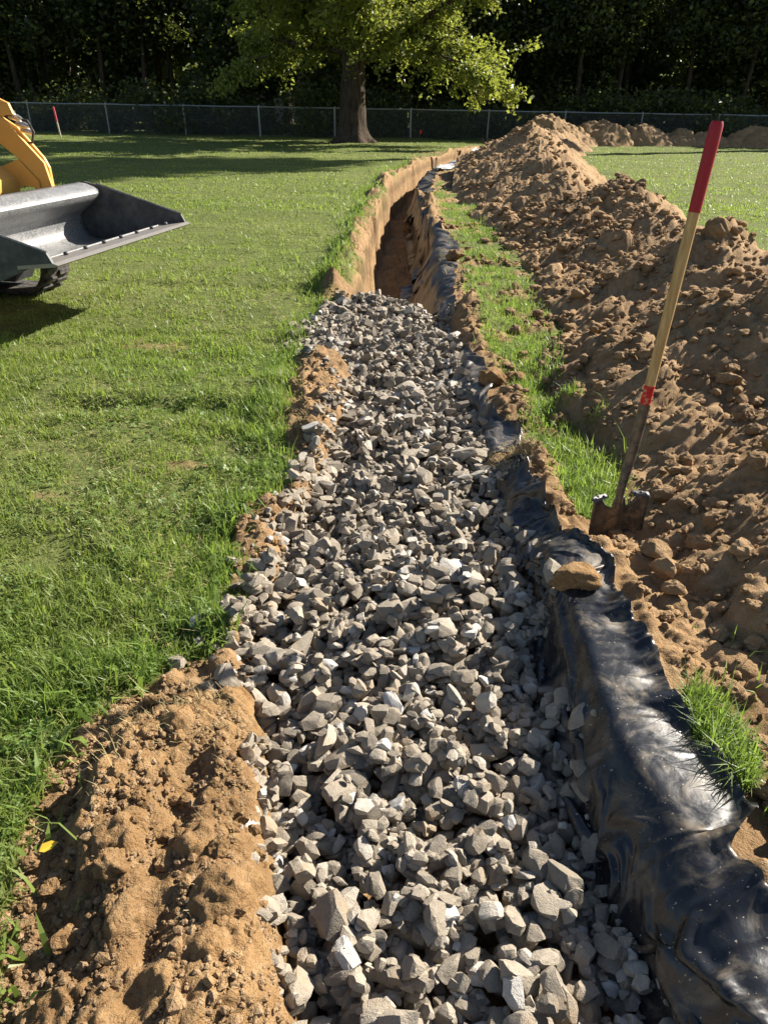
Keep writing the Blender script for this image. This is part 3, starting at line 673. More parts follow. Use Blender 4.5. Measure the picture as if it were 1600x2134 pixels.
def sheet(name, ya, yb, xin, xout, zin, res, label, mat, stretch, seed, hf, noise_=.012, steps=45, edge=.03, stiff=.5, zlift=None):
    n = int((yb-ya)/res); yy = np.linspace(ya, yb, n); wmax = max(abs(xout(y)-xin(y)) for y in yy)
    m_ = max(10, int((wmax+.25)/res)); v = np.linspace(0, 1, m_)
    P_ = np.zeros((n, m_, 3)); xo = np.array([xout(y) for y in yy])+edge*fbm(yy, yy*0, .25, 3, seed)
    xi = np.array([xin(y) for y in yy])
    P_[..., 1] = yy[:, None]+.05*v[None]*fbm(yy*0+1, yy, .5, 2, seed+3)[:, None]
    # spread the rows evenly along the bank's profile
    for i in range(n):
        xs = np.linspace(xi[i], xo[i], 160); zs = np.maximum(hf(xs, np.full(160, yy[i])), zin(yy[i]))+.008
        zs = np.convolve(np.pad(zs, 6, 'edge'), np.ones(13)/13, 'valid')
        L = np.concatenate([[0], np.cumsum(np.hypot(np.diff(xs), np.diff(zs)))]); t = v*L[-1]
        P_[i, :, 0] = np.interp(t, L, xs); P_[i, :, 2] = np.interp(t, L, zs)
    pin = np.zeros((n, m_), bool); pin[:, 0] = True; pin[:, -1] = True
    P_[:, -1, 2] += .015*np.abs(fbm(yy, yy*0+3, .12, 2, seed+9))
    p = settle(P_, pin, hf, stretch, steps, 8, .006, seed, noise_, stiff)
    me = npmesh(name, p.reshape(-1, 3), gridfaces(n, m_), True); o = link(name, me, mat)
    md = o.modifiers.new('smooth', 'SUBSURF'); md.levels = 1; md.render_levels = 1
    return tag(o, label, 'plastic sheet'), p
hf1 = HGrid(.2, 1.5, .2, 5.8, .012, lambda x, y: np.maximum(surf(x, y)+.004, np.where(x < GR(y)+.02, zg(x, y)-.05, -9)))
XI = pw([(.3, .60), (.8, .575), (1.03, .51), (1.29, .505), (1.73, .53), (2.23, .57), (2.63, .52), (2.83, .48), (3.4, .50)])
s1, p1 = sheet('plastic_sheet', .42, 3.36, XI, XO, lambda y: float(ZGt(y))-.06, .0105, 'long crumpled glossy black plastic sheet draped over the trench bank beside the gravel', PLASTIC, (1.09, 1.16), 3, hf1, .03, 60, stiff=.10)
_q = p1.reshape(-1, 3); _q = _q[np.hypot((_q[:, 0]-.66)/1.4, _q[:, 1]-2.12) < .05][:, 2].mean()
clod((.66, 2.12, _q), (.095, .062, .044), SOIL, 'large smooth clod of tan soil lying on the folded black plastic', seed=1, bigm=True, rz=.2, sink=.12)
XI2 = pw([(4, .50), (5.7, .46)])
sheet('plastic_sheet', 4.15, 5.62, XI2, XO2, lambda y: float(ZGt(y))-.05, .016, 'dull black plastic strip between the gravel and the blocky soil clod', PLASTIC2, (1.08, 1.08), 5, hf1, .015, 35)
XI3 = pw([(3.4, .50), (4.3, .49)])
sheet('plastic_sheet', 3.52, 4.16, XI3, XO3, lambda y: float(ZGt(y))-.05, .013, 'short torn black plastic flap sticking up beside the gravel', PLASTIC2, (1.16, 1.16), 8, hf1, .03, 35)
hf2 = HGrid(-.3, 1.6, 6.0, 17.5, .025, lambda x, y: np.maximum(ground_h(x, y)+.006, np.where(y < 8.6, zg(x, y)-.04, -9)))
XI4 = pw([(6.3, .42), (7.0, .26), (8.3, .16), (9.5, .12), (10.9, .2)])
sheet('plastic_sheet', 6.35, 10.8, XI4, XO4, lambda y: -1., .03, 'dusty black plastic liner draped into the open trench past the gravel', PLASTIC2, (1.05, 1.07), 11, hf2, .02, 40, .05)
XO5 = pw([(11, .62), (12, .58), (14, .56), (17, .62)]); XI5 = pw([(11, .34), (14, .32), (17, .38)])
sheet('plastic_sheet', 11.0, 15.2, XI5, XO5, lambda y: -1., .04, 'dark plastic liner hanging down the shaded side of the open trench', PLASTIC2, (1.03, 1.04), 12, hf2, .015, 30, .05)
hf3 = HGrid(-.2, 4.6, 15, 33, .05, lambda x, y: ground_h(x, y)+.02)
XO6 = pw([(15.5, .85), (18, .95), (20, 1.15), (21.5, 1.35)]); XI6 = pw([(15.5, .40), (18, .48), (20, .75), (21.5, .95)])
sheet('plastic_sheet', 15.6, 21.2, XI6, XO6, lambda y: -1., .05, 'bunched black plastic lying over the trench edge in the distance', PLASTIC2, (1.12, 1.15), 14, hf3, .05, 30, .1)
XO7 = pw([(21.3, 1.6), (23, 2.0), (25, 2.55)]); XI7 = pw([(21.3, 1.0), (23, 1.35), (25, 1.9)])
sheet('plastic_sheet', 21.4, 24.6, XI7, XO7, lambda y: -.25, .06, 'plastic scrap with a painted pale gleam on the trench edge beyond the black bunch', PLASTICW, (1.10, 1.12), 15, hf3, .06, 30, .1)
XO8 = pw([(28, 3.5), (31, 4.3)]); XI8 = pw([(28, 2.7), (31, 3.4)])
sheet('plastic_sheet', 28.2, 30.8, XI8, XO8, lambda y: -.1, .08, 'small plastic scrap with a painted whitish gleam at the far end of the trench', PLASTICW, (1.14, 1.14), 17, hf3, .09, 25, .1)

# ------------------------------------------------------------------ shovel stuck in the ground
sb = (.955, 2.66, sz(.955, 2.66)-.01)
sh = empty('shovel', sb, 0); tag(sh, 'round-point shovel with wooden handle and dark red grip stuck upright in the soil', 'shovel')
Z0 = -sb[2]  # ground zero below the base
def hp_(t):  # the handle's axis
    a = Vector((.03, .035, .41)); b = Vector((.118, .10, 1.545)); return a+(b-a)*t
def wood(name, t0, t1, ra, rb_, mat, cap=0, n=18):
    bm = bmesh.new(); pts = [hp_(t0+(t1-t0)*k/10) for k in range(11)]; rad = [ra+(rb_-ra)*k/10 for k in range(11)]
    if cap: rad[-1] *= .80; pts[-1] = pts[-1]; pts[-2] = pts[-1]-(pts[-1]-pts[0]).normalized()*.012; rad[-2] = rb_*.97
    tube(bm, pts, rad, n); return bm_obj(name, bm, mat, sh, True)
wood('handle', .14, .77, .0195, .0195, WOOD); wood('paint_band', .135, .215, .0203, .0203, REDPAINT); wood('grip', .755, 1., .0208, .0225, REDGRIP, 1)
bm = bmesh.new(); pts = [(-.004, -.005, .15), (-.002, .002, .20), (.004, .012, .25), (.013, .022, .30), (.022, .030, .36), tuple(hp_(.08)), tuple(hp_(.15))]
tube(bm, pts, [.014, .016, .0175, .019, .0205, .0212, .0216], 16); bm_obj('socket', bm, SHOVEL, sh, True)
# blade: dished plate, concave towards the trench, shoulders folded over as steps
def blade(u, t):   # u -1..1 across, t 0 (top) .. 1 (point)
    wd = .125*(1-max(0, t-.55)**2*3.6); x = u*wd; dish = .032*(1-u*u)-.004
    frog = .016*math.exp(-(u/.22)**2)*(1-t)**.8
    return Vector((x*.96, dish-frog-.02+.25*x, .20-.30*t))
bm = bmesh.new(); nu, nt = 24, 22; g = [[None]*(nt+1) for _ in range(nu+1)]
for i in range(nu+1):
    u = -1+2*i/nu
    for j in range(nt+1):
        t = j/nt; p = blade(u, t); p.z += (.0 if abs(u) > .62 else -.055*cos(u/.62*pi/2)**.5*(1-min(1, t*3.2)) if abs(u) > .17 else -.0)
        g[i][j] = bm.verts.new(p)
for i in range(nu):
    for j in range(nt): bm.faces.new((g[i][j], g[i+1][j], g[i+1][j+1], g[i][j+1]))
ob = bm_obj('blade', bm, SHOVEL, sh, True); md = ob.modifiers.new('thick', 'SOLIDIFY'); md.thickness = .0035; md.offset = 0
for s in (-1, 1):
    bm = bmesh.new(); prof = [blade(s*(.46+.56*k/6), 0) for k in range(7)]
    a = [bm.verts.new(p+Vector((0, -.004, .001))) for p in prof]; b = [bm.verts.new(p+Vector((0, .026, .006))) for p in prof]; c = [bm.verts.new(p+Vector((0, .030, -.010))) for p in prof]
    for k in range(6): bm.faces.new((a[k], a[k+1], b[k+1], b[k])); bm.faces.new((b[k], b[k+1], c[k+1], c[k]))
    ob = bm_obj('foot_step', bm, STEPS, sh, True); md = ob.modifiers.new('thick', 'SOLIDIFY'); md.thickness = .003; md.offset = 0
    for q in ((.58, .008), (.78, .018), (.90, .007)):
        bm = bmesh.new(); p = blade(s*q[0], 0)+Vector((0, q[1], .0065)); bmesh.ops.create_icosphere(bm, subdivisions=2, radius=.0058, matrix=Matrix.Translation(p) @ Matrix.Diagonal((1, 1, .7, 1)))
        bm_obj('tread_stud', bm, STEPS, sh, True)

# ------------------------------------------------------------------ compact track loader
ld = empty('track_loader', (-3.775, 6.24, 0), atan2(-.202, .979)); tag(ld, 'orange-yellow compact track loader with wide grey bucket raised over the lawn', 'loader')
BW = .955
prof = [(1.66, .630), (1.50, .575), (1.30, .51), (1.14, .475), (1.02, .475), (.94, .50), (.89, .55), (.875, .61), (.885, .665), (.895, .69), (.905, .703), (1.045, .80), (1.085, .835), (1.095, .86), (1.085, .88), (1.05, .90), (.96, .925), (.90, .93)]
bm = bmesh.new(); ns = 24
g = [[bm.verts.new((x, -BW+2*BW*k/ns, z)) for k in range(ns+1)] for x, z in prof]
for a, b in zip(g, g[1:]):
    for k in range(ns): bm.faces.new((a[k], a[k+1], b[k+1], b[k]))
bk = bm_obj('bucket', bm, STEEL, ld, True); md = bk.modifiers.new('thick', 'SOLIDIFY'); md.thickness = .014; md.offset = 0
side = [(1.86, .643), (1.825, .712), (1.06, .922), (.95, .945), (.87, .93), (.84, .62), (.86, .50), (.95, .44), (1.1, .43), (1.45, .515), (1.66, .60)]
for s in (-1, 1):
    bm = bmesh.new(); prism(bm, side, s*(BW+.002), s*(BW+.022)); bm_obj('side_plate', bm, DKSTEEL, bk, False, .003, 1)  # dark steel puts the far plate's inner shade into the plate colour
    bm = bmesh.new(); tube(bm, [(1.825, s*(BW+.012), .716), (1.06, s*(BW+.012), .929)], .009, 6); bm_obj('side_rim', bm, STEEL, bk, True)
    bm = bmesh.new(); tube(bm, [(1.40, s*(BW+.024), .52), (1.45, s*(BW+.025), .60), (1.33, s*(BW+.025), .70), (1.0, s*(BW+.025), .80)], .006, 6); bm_obj('weld_seam', bm, DKSTEEL, bk, True)
bm = bmesh.new(); prism(bm, [(1.60, .622), (1.60, .600), (1.88, .628), (1.90, .640), (1.86, .652)], -BW-.028, BW+.028); bm_obj('cutting_edge', bm, EDGE, bk, False, .002, 1)
for k in range(8):
    bm = bmesh.new(); bmesh.ops.create_icosphere(bm, subdivisions=2, radius=.019, matrix=Matrix.Translation((1.72, -.86+k*.246, .646)) @ Matrix.Diagonal((1, 1, .75, 1))); bm_obj('edge_bolt', bm, DKSTEEL, bk, True)
bm = bmesh.new(); box(bm, (.79, 0, .66), (.05, 1.2, .42)); bm_obj('coupler', bm, DKSTEEL, ld, False, .008)
# lift arms
for s in (-1, 1):
    arm = [(.20, 1.62), (.40, 1.62), (.61, 1.535), (.635, 1.46), (.52, 1.44), (.832, 1.108), (.868, .93), (.80, .86), (.78, .62), (.66, .60), (.70, .86), (.72, 1.02), (.61, 1.13), (.40, 1.29), (.10, 1.42), (-.9, 1.55), (-.9, 1.72), (-.2, 1.66)]
    bm = bmesh.new(); prism(bm, arm, s*.61, s*.635); la = bm_obj('lift_arm', bm, YELLOW, ld, False, .004, 1)
    out = [(.20, 1.55), (.535, 1.36), (.73, 1.135), (.765, 1.06), (.775, .72), (.68, .70), (.66, 1.0), (.40, 1.25), (.1, 1.36), (-.9, 1.50), (-.9, 1.66)]
    bm = bmesh.new(); prism(bm, out, s*.77, s*.795); bm_obj('outer_plate', bm, YELLOW, la, False, .004, 1)
    bm = bmesh.new(); prism(bm, [(.51, 1.35), (.73, 1.10), (.75, .75), (.71, .75), (.69, 1.07), (.46, 1.32)], s*.637, s*.768); bm_obj('web_plate', bm, YELLOW, la, False, .003, 1)
    for k, (x, z) in enumerate([(.56, 1.475), (.60, 1.43), (.64, 1.375), (.66, 1.33)]):
        bm = bmesh.new(); tube(bm, [(x-.05, s*(.66+.02*k), z+.01), (x+.02, s*(.66+.02*k), z), (x+.055, s*(.66+.02*k), z-.012)], [.020, .026, .018], 10); bm_obj('hose_coupling', bm, CHROME, la, True)
    bm = bmesh.new(); tube(bm, [(.62, s*.69, 1.42), (.70, s*.69, 1.41), (.73, s*.70, 1.33), (.70, s*.70, 1.25), (.62, s*.70, 1.24)], .010, 8); bm_obj('hydraulic_hose', bm, RUBBER, la, True)
bm = bmesh.new(); prism(bm, [(.40, 1.07), (.45, 1.075), (.56, .985), (.57, .90), (.55, .865), (.52, .89), (.50, .97)], -.608, .608); bm_obj('cross_member', bm, YELLOW, ld, True, .012, 3)
bm = bmesh.new(); prism(bm, [(.44, 1.07), (.61, 1.13), (.765, .97), (.765, .90), (.70, .925), (.62, .93), (.50, .87)], .595, .608); bm_obj('gusset', bm, YELLOW, ld, False, .003, 1)
# body, cab, tracks
bm = bmesh.new(); prism(bm, [(.30, .35), (.34, .80), (.10, .95), (-1.25, 1.0), (-1.55, 1.15), (-1.6, .40)], -.55, .55); bm_obj('body', bm, YELLOW, ld, False, .03)
cb = bm = bmesh.new(); prism(bm, [(.02, .98), (-.05, 2.0), (-1.1, 2.05), (-1.15, 1.02)], -.46, .46); cab = bm_obj('cab', bm, DKSTEEL, ld, False, .04)
bm = bmesh.new(); prism(bm, [(.005, 1.08), (-.035, 1.9), (-.02, 1.9), (.02, 1.08)], -.38, .38); bm_obj('windscreen', bm, GLASS, cab)
for s in (-1, 1):
    yc = s*.76; R_ = .245; loop = []
    xa, xb = .42, -1.25
    for k in range(13): a = pi/2-pi*k/12; loop.append((xa+R_*cos(a), R_+.03+R_*sin(a)))
    for k in range(1, 12): loop.append((xa+(xb-xa)*k/12, .03))
    for k in range(13): a = -pi/2-pi*k/12; loop.append((xb+R_*cos(a), R_+.03+R_*sin(a)))
    for k in range(1, 12): loop.append((xb+(xa-xb)*k/12, 2*R_+.03))
    bm = bmesh.new(); n = len(loop); cx_, cz_ = -.4, R_+.03
    def inn(p):
        q = Vector((min(max(p[0], xb), xa), 0, cz_)); d = Vector((p[0], 0, p[1]))-q; d.normalize(); return (p[0]-d.x*.035, p[1]-d.z*.035)
    A = [[bm.verts.new((x, yc+e*.19, z)) for x, z in loop] for e in (-1, 1)]; B = [[bm.verts.new((inn(p)[0], yc+e*.19, inn(p)[1])) for p in loop] for e in (-1, 1)]
    for k in range(n):
        j = (k+1) % n
        bm.faces.new((A[0][k], A[0][j], A[1][j], A[1][k])); bm.faces.new((B[0][k], B[0][j], B[1][j], B[1][k])); bm.faces.new((A[0][k], A[0][j], B[0][j], B[0][k])); bm.faces.new((A[1][k], A[1][j], B[1][j], B[1][k]))
    tr = bm_obj('track', bm, RUBBER, ld, True)
    # tread lugs
    pts = [Vector((x, 0, z)) for x, z in loop]; per = sum((pts[(k+1) % n]-pts[k]).length for k in range(n)); cur = 0.; nxt = 0.; lug = None
    for k in range(n):
        a, b = pts[k], pts[(k+1) % n]; L = (b-a).length
        while nxt < cur+L and nxt < per-.03:
            c = a+(b-a)*((nxt-cur)/L); d = (b-a).normalized(); q = Vector((min(max(c.x, xb), xa), 0, cz_)); nrm = (c-q).normalized()
            for e in (-1, 1):
                if lug is None:
                    bm = bmesh.new(); box(bm, (0, 0, 0), (.045, .16, .026)); lug = bm_obj('tread_lug', bm, RUBBER, tr, False, .005, 1); ol = lug
                else: ol = lug.copy(); COL.objects.link(ol)
                ol.parent = tr
                mm = Matrix((d, Vector((0, 1, 0)), nrm)).transposed(); ol.location = (c.x+nrm.x*.009+d.x*.02*e, yc+e*.093, c.z+nrm.z*.009+d.z*.02*e); ol.rotation_euler = mm.to_euler()
            nxt += .088
        cur += L
    bm = bmesh.new(); prism(bm, [(xa-.12, .12), (xa-.02, .28), (xa-.12, .44), (xb+.12, .44), (xb, .28), (xb+.12, .12)], yc-.13, yc+.13); bm_obj('track_frame', bm, DKSTEEL, ld, False, .01)

# ------------------------------------------------------------------ chain-link fence
FY, PX = 39.6, [-24.6, -20.9, -17.1, -13.4, -9.75, -6.2, -2.65, .95, 4.6, 8.2, 11.8, 15.4, 19., 22.6, 26.2]
def fz(x): return .0
fn = empty('chain_link_fence', (0, FY, 0)); tag(fn, 'galvanised chain-link fence along the dark edge of the woods', 'fence')
for k, x in enumerate(PX):
    bm = bmesh.new(); tube(bm, [(x, 0, -.05), (x+random.uniform(-.03, .03), random.uniform(-.02, .02), 1.26)], .045 if k in (5, 6, 7) else .036, 8); po = bm_obj('post', bm, GALV, fn, True)
    bm = bmesh.new(); bmesh.ops.create_icosphere(bm, subdivisions=1, radius=.05, matrix=Matrix.Translation((x, 0, 1.27))); bm_obj('post_cap', bm, GALV, po, True)
for a, b in zip(PX, PX[1:]):
    bm = bmesh.new(); tube(bm, [(a, .0, 1.24), ((a+b)/2, .0, 1.225), (b, .0, 1.24)], .027, 6); bm_obj('top_rail', bm, GALV, fn, True)
for a, b in zip(PX, PX[1:]):
    VV, FF, off = [], [], 0
    for x in np.arange(a-1.2, b, .09):
        for s in (-1, 1):
            xa_, xb_, za, zb = (x, x+1.2, .02, 1.22) if s > 0 else (x, x+1.2, 1.22, .02)
            if xa_ < a: t = (a-xa_)/1.2; za = za+(zb-za)*t; xa_ = a
            if xb_ > b: t = (b-xa_)/(xb_-xa_); zb = za+(zb-za)*t; xb_ = b
            if xb_-xa_ < .02: continue
            w_ = .0017; nx_, nz_ = (-w_, w_) if s > 0 else (w_, w_)
            VV += [(xa_-nx_, -.05, za-nz_), (xa_+nx_, -.05, za+nz_), (xa_, -.05+w_*2, za), (xb_-nx_, -.05, zb-nz_), (xb_+nx_, -.05, zb+nz_), (xb_, -.05+w_*2, zb)]
            FF += [(off, off+1, off+4, off+3), (off+1, off+2, off+5, off+4), (off+2, off, off+3, off+5)]; off += 6
    o = link('wire_mesh', npmesh('wire_mesh', np.array(VV), np.array(FF), False), WIRE, fn)

# survey stake and a small flag
st = empty('survey_stake', (-14.35, 36.0, 0)); tag(st, 'wooden survey stake with pink painted top on the far lawn', 'stake')
st.rotation_euler = (0, radians(-5), 0)
bm = bmesh.new(); box(bm, (0, 0, .26), (.06, .03, .62)); bm_obj('shaft', bm, STAKE, st, False, .004, 1)
bm = bmesh.new(); box(bm, (0, 0, .86), (.075, .034, .58)); bm_obj('painted_top', bm, PINK, st, False, .004, 1)
st = empty('marker_flag', (1.35, 38.6, 0)); tag(st, 'tiny red marker flag on a wire in front of the fence', 'flag')
bm = bmesh.new(); tube(bm, [(0, 0, -.02), (0, 0, .42)], .006, 6); bm_obj('wire', bm, GALV, st)
bm = bmesh.new(); box(bm, (.05, 0, .34), (.10, .008, .17)); bm_obj('flag', bm, FLAG, st)

# ------------------------------------------------------------------ trees
def leaf_mesh(name, C, size, r, droop=.0, up_bias=.5, tint=None):
    """folded leaf quads at C"""
    n = len(C); a = r.uniform(0, 2*pi, n); el = r.normal(-.25, .55, n)
    d = np.stack([np.cos(a)*np.cos(el), np.sin(a)*np.cos(el), np.sin(el)], 1)
    u = np.stack([r.normal(0, .6, n), r.normal(0, .6, n), np.abs(r.normal(up_bias, .6, n))], 1); s = np.cross(d, u); s /= np.linalg.norm(s, axis=1)[:, None]+1e-9
    nn = np.cross(s, d); L = size*np.exp(r.normal(0, .25, n)); wd = L*r.uniform(.30, .46, n)
    b = C; mid = C+d*(L*.52)[:, None]; t = C+d*L[:, None]-nn*(L*.12)[:, None]
    l = mid+s*wd[:, None]+nn*(wd*.3)[:, None]; q = mid-s*wd[:, None]+nn*(wd*.3)[:, None]
    V = np.stack([b, l, t, q], 1).reshape(-1, 3); i = np.arange(n)*4
    F = np.concatenate([np.stack([i, i+1, i+2], 1), np.stack([i, i+2, i+3], 1)])
    ti = np.repeat(np.clip(r.normal(.5, .25, n) if tint is None else tint, 0, 1), 4)
    return npmesh(name, V, F, False, {'tint': ti})
def branch(bm, p, d, L, rad, r, n=6, grav=-.02, wig=.16):
    pts = [p.copy()]; rr = [rad]; dd = d.normalized()
    for k in range(n):
        dd = (dd+Vector((r.gauss(0, wig), r.gauss(0, wig), r.gauss(0, wig)+grav))).normalized(); p = p+dd*(L/n); pts.append(p.copy()); rr.append(rad*(1-.85*(k+1)/n))
    tube(bm, pts, rr, 7 if rad > .08 else 5, False); return pts
# the big shade tree in front of the fence
R3 = random.Random(5); r = np.random.default_rng(55)
tr = empty('shade_tree', (-1.62, 34.9, 0)); tag(tr, 'big shade tree with thick flared trunk and low spreading limbs on the lawn', 'tree')
nr, nz_ = 48, 46
zt, at = np.meshgrid(-.15+4.6*np.arange(nz_+1)/nz_, 2*pi*np.arange(nr)/nr, indexing='ij'); zp = np.maximum(zt, 0)
R0 = .50+.36*np.exp(-zp/.28)+.10*np.exp(-zp/1.1)-.012*zt+.06*sst(2.9, 4.3, zt)
fl = 1+.20*np.exp(-zp/.35)*(np.sin(at*5+1)+.5*np.sin(at*3+2))
nb = .05*fbm(np.sin(at)*2, zt*.8+np.cos(at), .6, 3, 900)+.03*fbm(np.sin(at)*5, zt*.9+np.cos(at)*4, .5, 2, 905)
VV = np.stack([(R0*fl+nb)*np.cos(at)+.024*zt, (R0*fl+nb)*np.sin(at), zt], -1).reshape(-1, 3)
VV = np.array(VV); FF = []
for j in range(nz_):
    for k in range(nr): FF.append((j*nr+k, j*nr+(k+1) % nr, (j+1)*nr+(k+1) % nr, (j+1)*nr+k))
trunk = link('trunk', npmesh('trunk', VV, np.array(FF), True), BARK, tr)
tips = []; bm = bmesh.new()
mains = []
for k in range(15):
    a = k*2.4+R3.uniform(-.3, .3); z = 2.9+k*.24 if k < 9 else 4.3+ (k-9)*.1; el = radians(R3.uniform(8, 28) if k < 9 else R3.uniform(35, 75)); L = R3.uniform(5.2, 6.8) if k < 9 else R3.uniform(6, 9)
    p = Vector((.10, 0, min(z, 4.3))); d = Vector((cos(a)*cos(el), sin(a)*cos(el), sin(el)))
    mains.append(branch(bm, p, d, L, .19 if k < 9 else .22, R3, 9, -.015 if k < 9 else .0, .11))
for pts in mains:
    for q in range(2, len(pts)):
        for _ in range(4 if q < 5 else 6):
            d0 = (pts[q]-pts[q-1]).normalized(); d = (d0*.7+Vector((R3.gauss(0, .65), R3.gauss(0, .65), R3.gauss(-.02, .5)))).normalized()
            s2 = branch(bm, pts[q].lerp(pts[q-1], R3.random()), d, R3.uniform(1.0, 2.3), .035, R3, 5, -.05, .2); tips.append([tuple(v) for v in s2])
bm_obj('limb', bm, BARK, tr, True)
for n_, (px_, py_, pz_, ex, ey, ez) in enumerate([(3.3, -3.2, 3.1, 6.1, -3.4, 1.75), (3.6, -3.0, 3.0, 5.3, -4.2, 1.9), (-3.0, -3.0, 3.0, -4.6, -3.7, 1.9)]):
    bm = bmesh.new(); p0 = Vector((px_, py_, pz_)); p1 = Vector((ex, ey, ez)); pts = [p0.lerp(p1, k/6)+Vector((R3.gauss(0, .08), R3.gauss(0, .08), .25*sin(pi*k/6)+R3.gauss(0, .05))) for k in range(7)]
    tube(bm, pts, [.035*(1-.12*k) for k in range(7)], 5, False); bm_obj('hanging_branch', bm, BARK, tr, True)
    for _ in range(5): tips.append([tuple(v) for v in pts[2:]])
    for _ in range(3): tips.append([tuple(v+Vector((R3.gauss(0, .3), R3.gauss(0, .3), R3.gauss(-.05, .15)))) for v in pts[3:]])
C = []
for t in tips:
    t = np.array(t); cz = t[:, 2].mean(); nl = 92 if cz < 6.8 else 46
    k = r.uniform(.15, 1, nl)*(len(t)-1); i = np.minimum(k.astype(int), len(t)-2); f = (k-i)[:, None]
    C.append(t[i]*(1-f)+t[i+1]*f+r.normal(0, 1, (nl, 3))*np.array([.17, .17, .13]))
C = np.concatenate(C); C = C[C[:, 2] > 1.2]
link('crown', leaf_mesh('crown', C, np.where(C[:, 2] < 6.8, .15, .24), r), LEAF, tr)

# woods behind the fence: individual trees, copies of a few kinds
def wood_tree(seed, H, cw, nl, lsz, base):
    R4 = random.Random(seed); r = np.random.default_rng(seed); bm = bmesh.new(); lean = Vector((R4.gauss(0, .05), R4.gauss(0, .05), 1))
    tp = [Vector((0, 0, -.3))+lean*(H*k/8) for k in range(9)]; tube(bm, tp, [.17*(H/9)*(1-.09*k)*(1.35 if k == 0 else 1) for k in range(9)], 9, False)
    t_me = bpy.data.meshes.new('trunk'); cl = []
    for k in range(26):
        z = base+(H-base)*R4.random()**.85; p = Vector((0, 0, 0))+lean*z; a = R4.uniform(0, 6.28)
        pts = branch(bm, p, Vector((cos(a), sin(a), R4.uniform(-.1, .7))), cw*R4.uniform(.5, 1.1)*(1-.45*(z/H)**2), .05, R4, 5, .0, .2); cl += pts[1:]
    bm.to_mesh(t_me); bm.free(); t_me.materials.append(BARK)
    cl = np.array([tuple(v) for v in cl]); i = r.integers(0, len(cl), nl); C = cl[i]+r.normal(0, 1, (nl, 3))*np.array([.5, .5, .38])
    C = C[C[:, 2] > .2]
    cme = leaf_mesh('crown', C, lsz, r, tint=r.random(len(C))**4); cme.materials.append(FLEAF); return t_me, cme  # most leaves dark, a few bright ones painted as sunlit sparkles
KIND = [wood_tree(71, 8.6, 2.6, 9000, .24, 1.6), wood_tree(72, 9.0, 2.6, 7000, .24, 4.2), wood_tree(73, 8.2, 2.2, 8000, .22, .8), wood_tree(74, 13., 3.8, 11000, .34, 1.5), wood_tree(75, 14.5, 4.2, 12000, .36, 3.)]
NAMES = ['woodland tree with a crown starting low, in the front rank behind the fence', 'tall-stemmed woodland tree with bare lower trunk, in the front rank behind the fence', 'bushy woodland tree leafy to the ground, in the front rank behind the fence',
         'tall dark woodland tree deeper in the woods, low crowned', 'tall dark woodland tree deeper in the woods with long bare stem']
GRP = ['front rank trees, low crowned', 'front rank trees, bare stemmed', 'front rank trees, leafy to the ground', 'deeper trees, low crowned', 'deeper trees, bare stemmed']
R5 = random.Random(12)
def put(kind, x, y, s=1.):
    if abs(x/y+.098) < .017: return
    o = empty('woodland_tree', (x, y, 0), R5.uniform(0, 6.28)); o.scale = (s, s, s*R5.uniform(.92, 1.06)); tag(o, NAMES[kind], 'tree', GRP[kind])
    link('trunk', KIND[kind][0], None, o); link('crown', KIND[kind][1], None, o)
for x in np.arange(-28, 36, 3.1): put(R5.choice([0, 1, 1, 2]), x+R5.uniform(-.9, .9), 43.8+R5.uniform(-.6, 1.4), .92)
for x in np.arange(-32, 44, 3.3): put(R5.choice([0, 1, 2, 0]), x+R5.uniform(-1, 1), 47.8+R5.uniform(-1, 1.2), 1.05)
for x in np.arange(-36, 52, 4.6): put(R5.choice([3, 4]), x+R5.uniform(-1.2, 1.2), 54+R5.uniform(-1.5, 1.5))
for x in np.arange(-42, 60, 5.0): put(R5.choice([3, 4]), x+R5.uniform(-1.2, 1.2), 61+R5.uniform(-1.5, 1.5), 1.15)
KIND.append(wood_tree(76, 26., 5.5, 21000, .36, 13.5)); NAMES.append('very tall woodland tree standing past the end of the soil heaps'); GRP.append('tallest trees')
put(5, 19.2, 36.4)
# brush along the fence
def bush(seed, h, wd, nl):
    R4 = random.Random(seed); r = np.random.default_rng(seed); bm = bmesh.new(); cl = []
    for k in range(9):
        a = R4.uniform(0, 6.28); cl += branch(bm, Vector((R4.gauss(0, .15), R4.gauss(0, .15), 0)), Vector((cos(a)*.5, sin(a)*.5, 1)), h*R4.uniform(.6, 1), .02, R4, 5, -.02, .25)[1:]
    m1 = bpy.data.meshes.new('stem'); bm.to_mesh(m1); bm.free(); m1.materials.append(BARK); cl = np.array([tuple(v) for v in cl])
    C = cl[r.integers(0, len(cl), nl)]+r.normal(0, 1, (nl, 3))*np.array([.28*wd, .28*wd, .22]); C = C[C[:, 2] > .05]
    m2 = leaf_mesh('foliage', C, .15, r, tint=r.random(len(C))**3); m2.materials.append(FLEAF); return m1, m2  # same skewed tint, sparkles of sun painted on a few leaves
BK = [bush(81, 1.7, 1.5, 2200), bush(82, 2.5, 1.8, 2800)]
BL = ['low leafy bush tangled against the back of the fence', 'tall leafy bush rising behind the fence']
for x in np.arange(-25, 32, 1.9):
    k = R5.choice([0, 1]); o = empty('bush', (x+R5.uniform(-.6, .6), 41.3+R5.uniform(-.4, .8), 0), R5.uniform(0, 6.28)); tag(o, BL[k], 'bush', ['low bushes behind the fence', 'tall bushes behind the fence'][k])
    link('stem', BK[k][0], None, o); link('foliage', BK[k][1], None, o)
r = np.random.default_rng(91); n = 26000
C = np.stack([r.uniform(-75, 105, n), r.uniform(70, 86, n), r.uniform(0, 15, n)], 1)
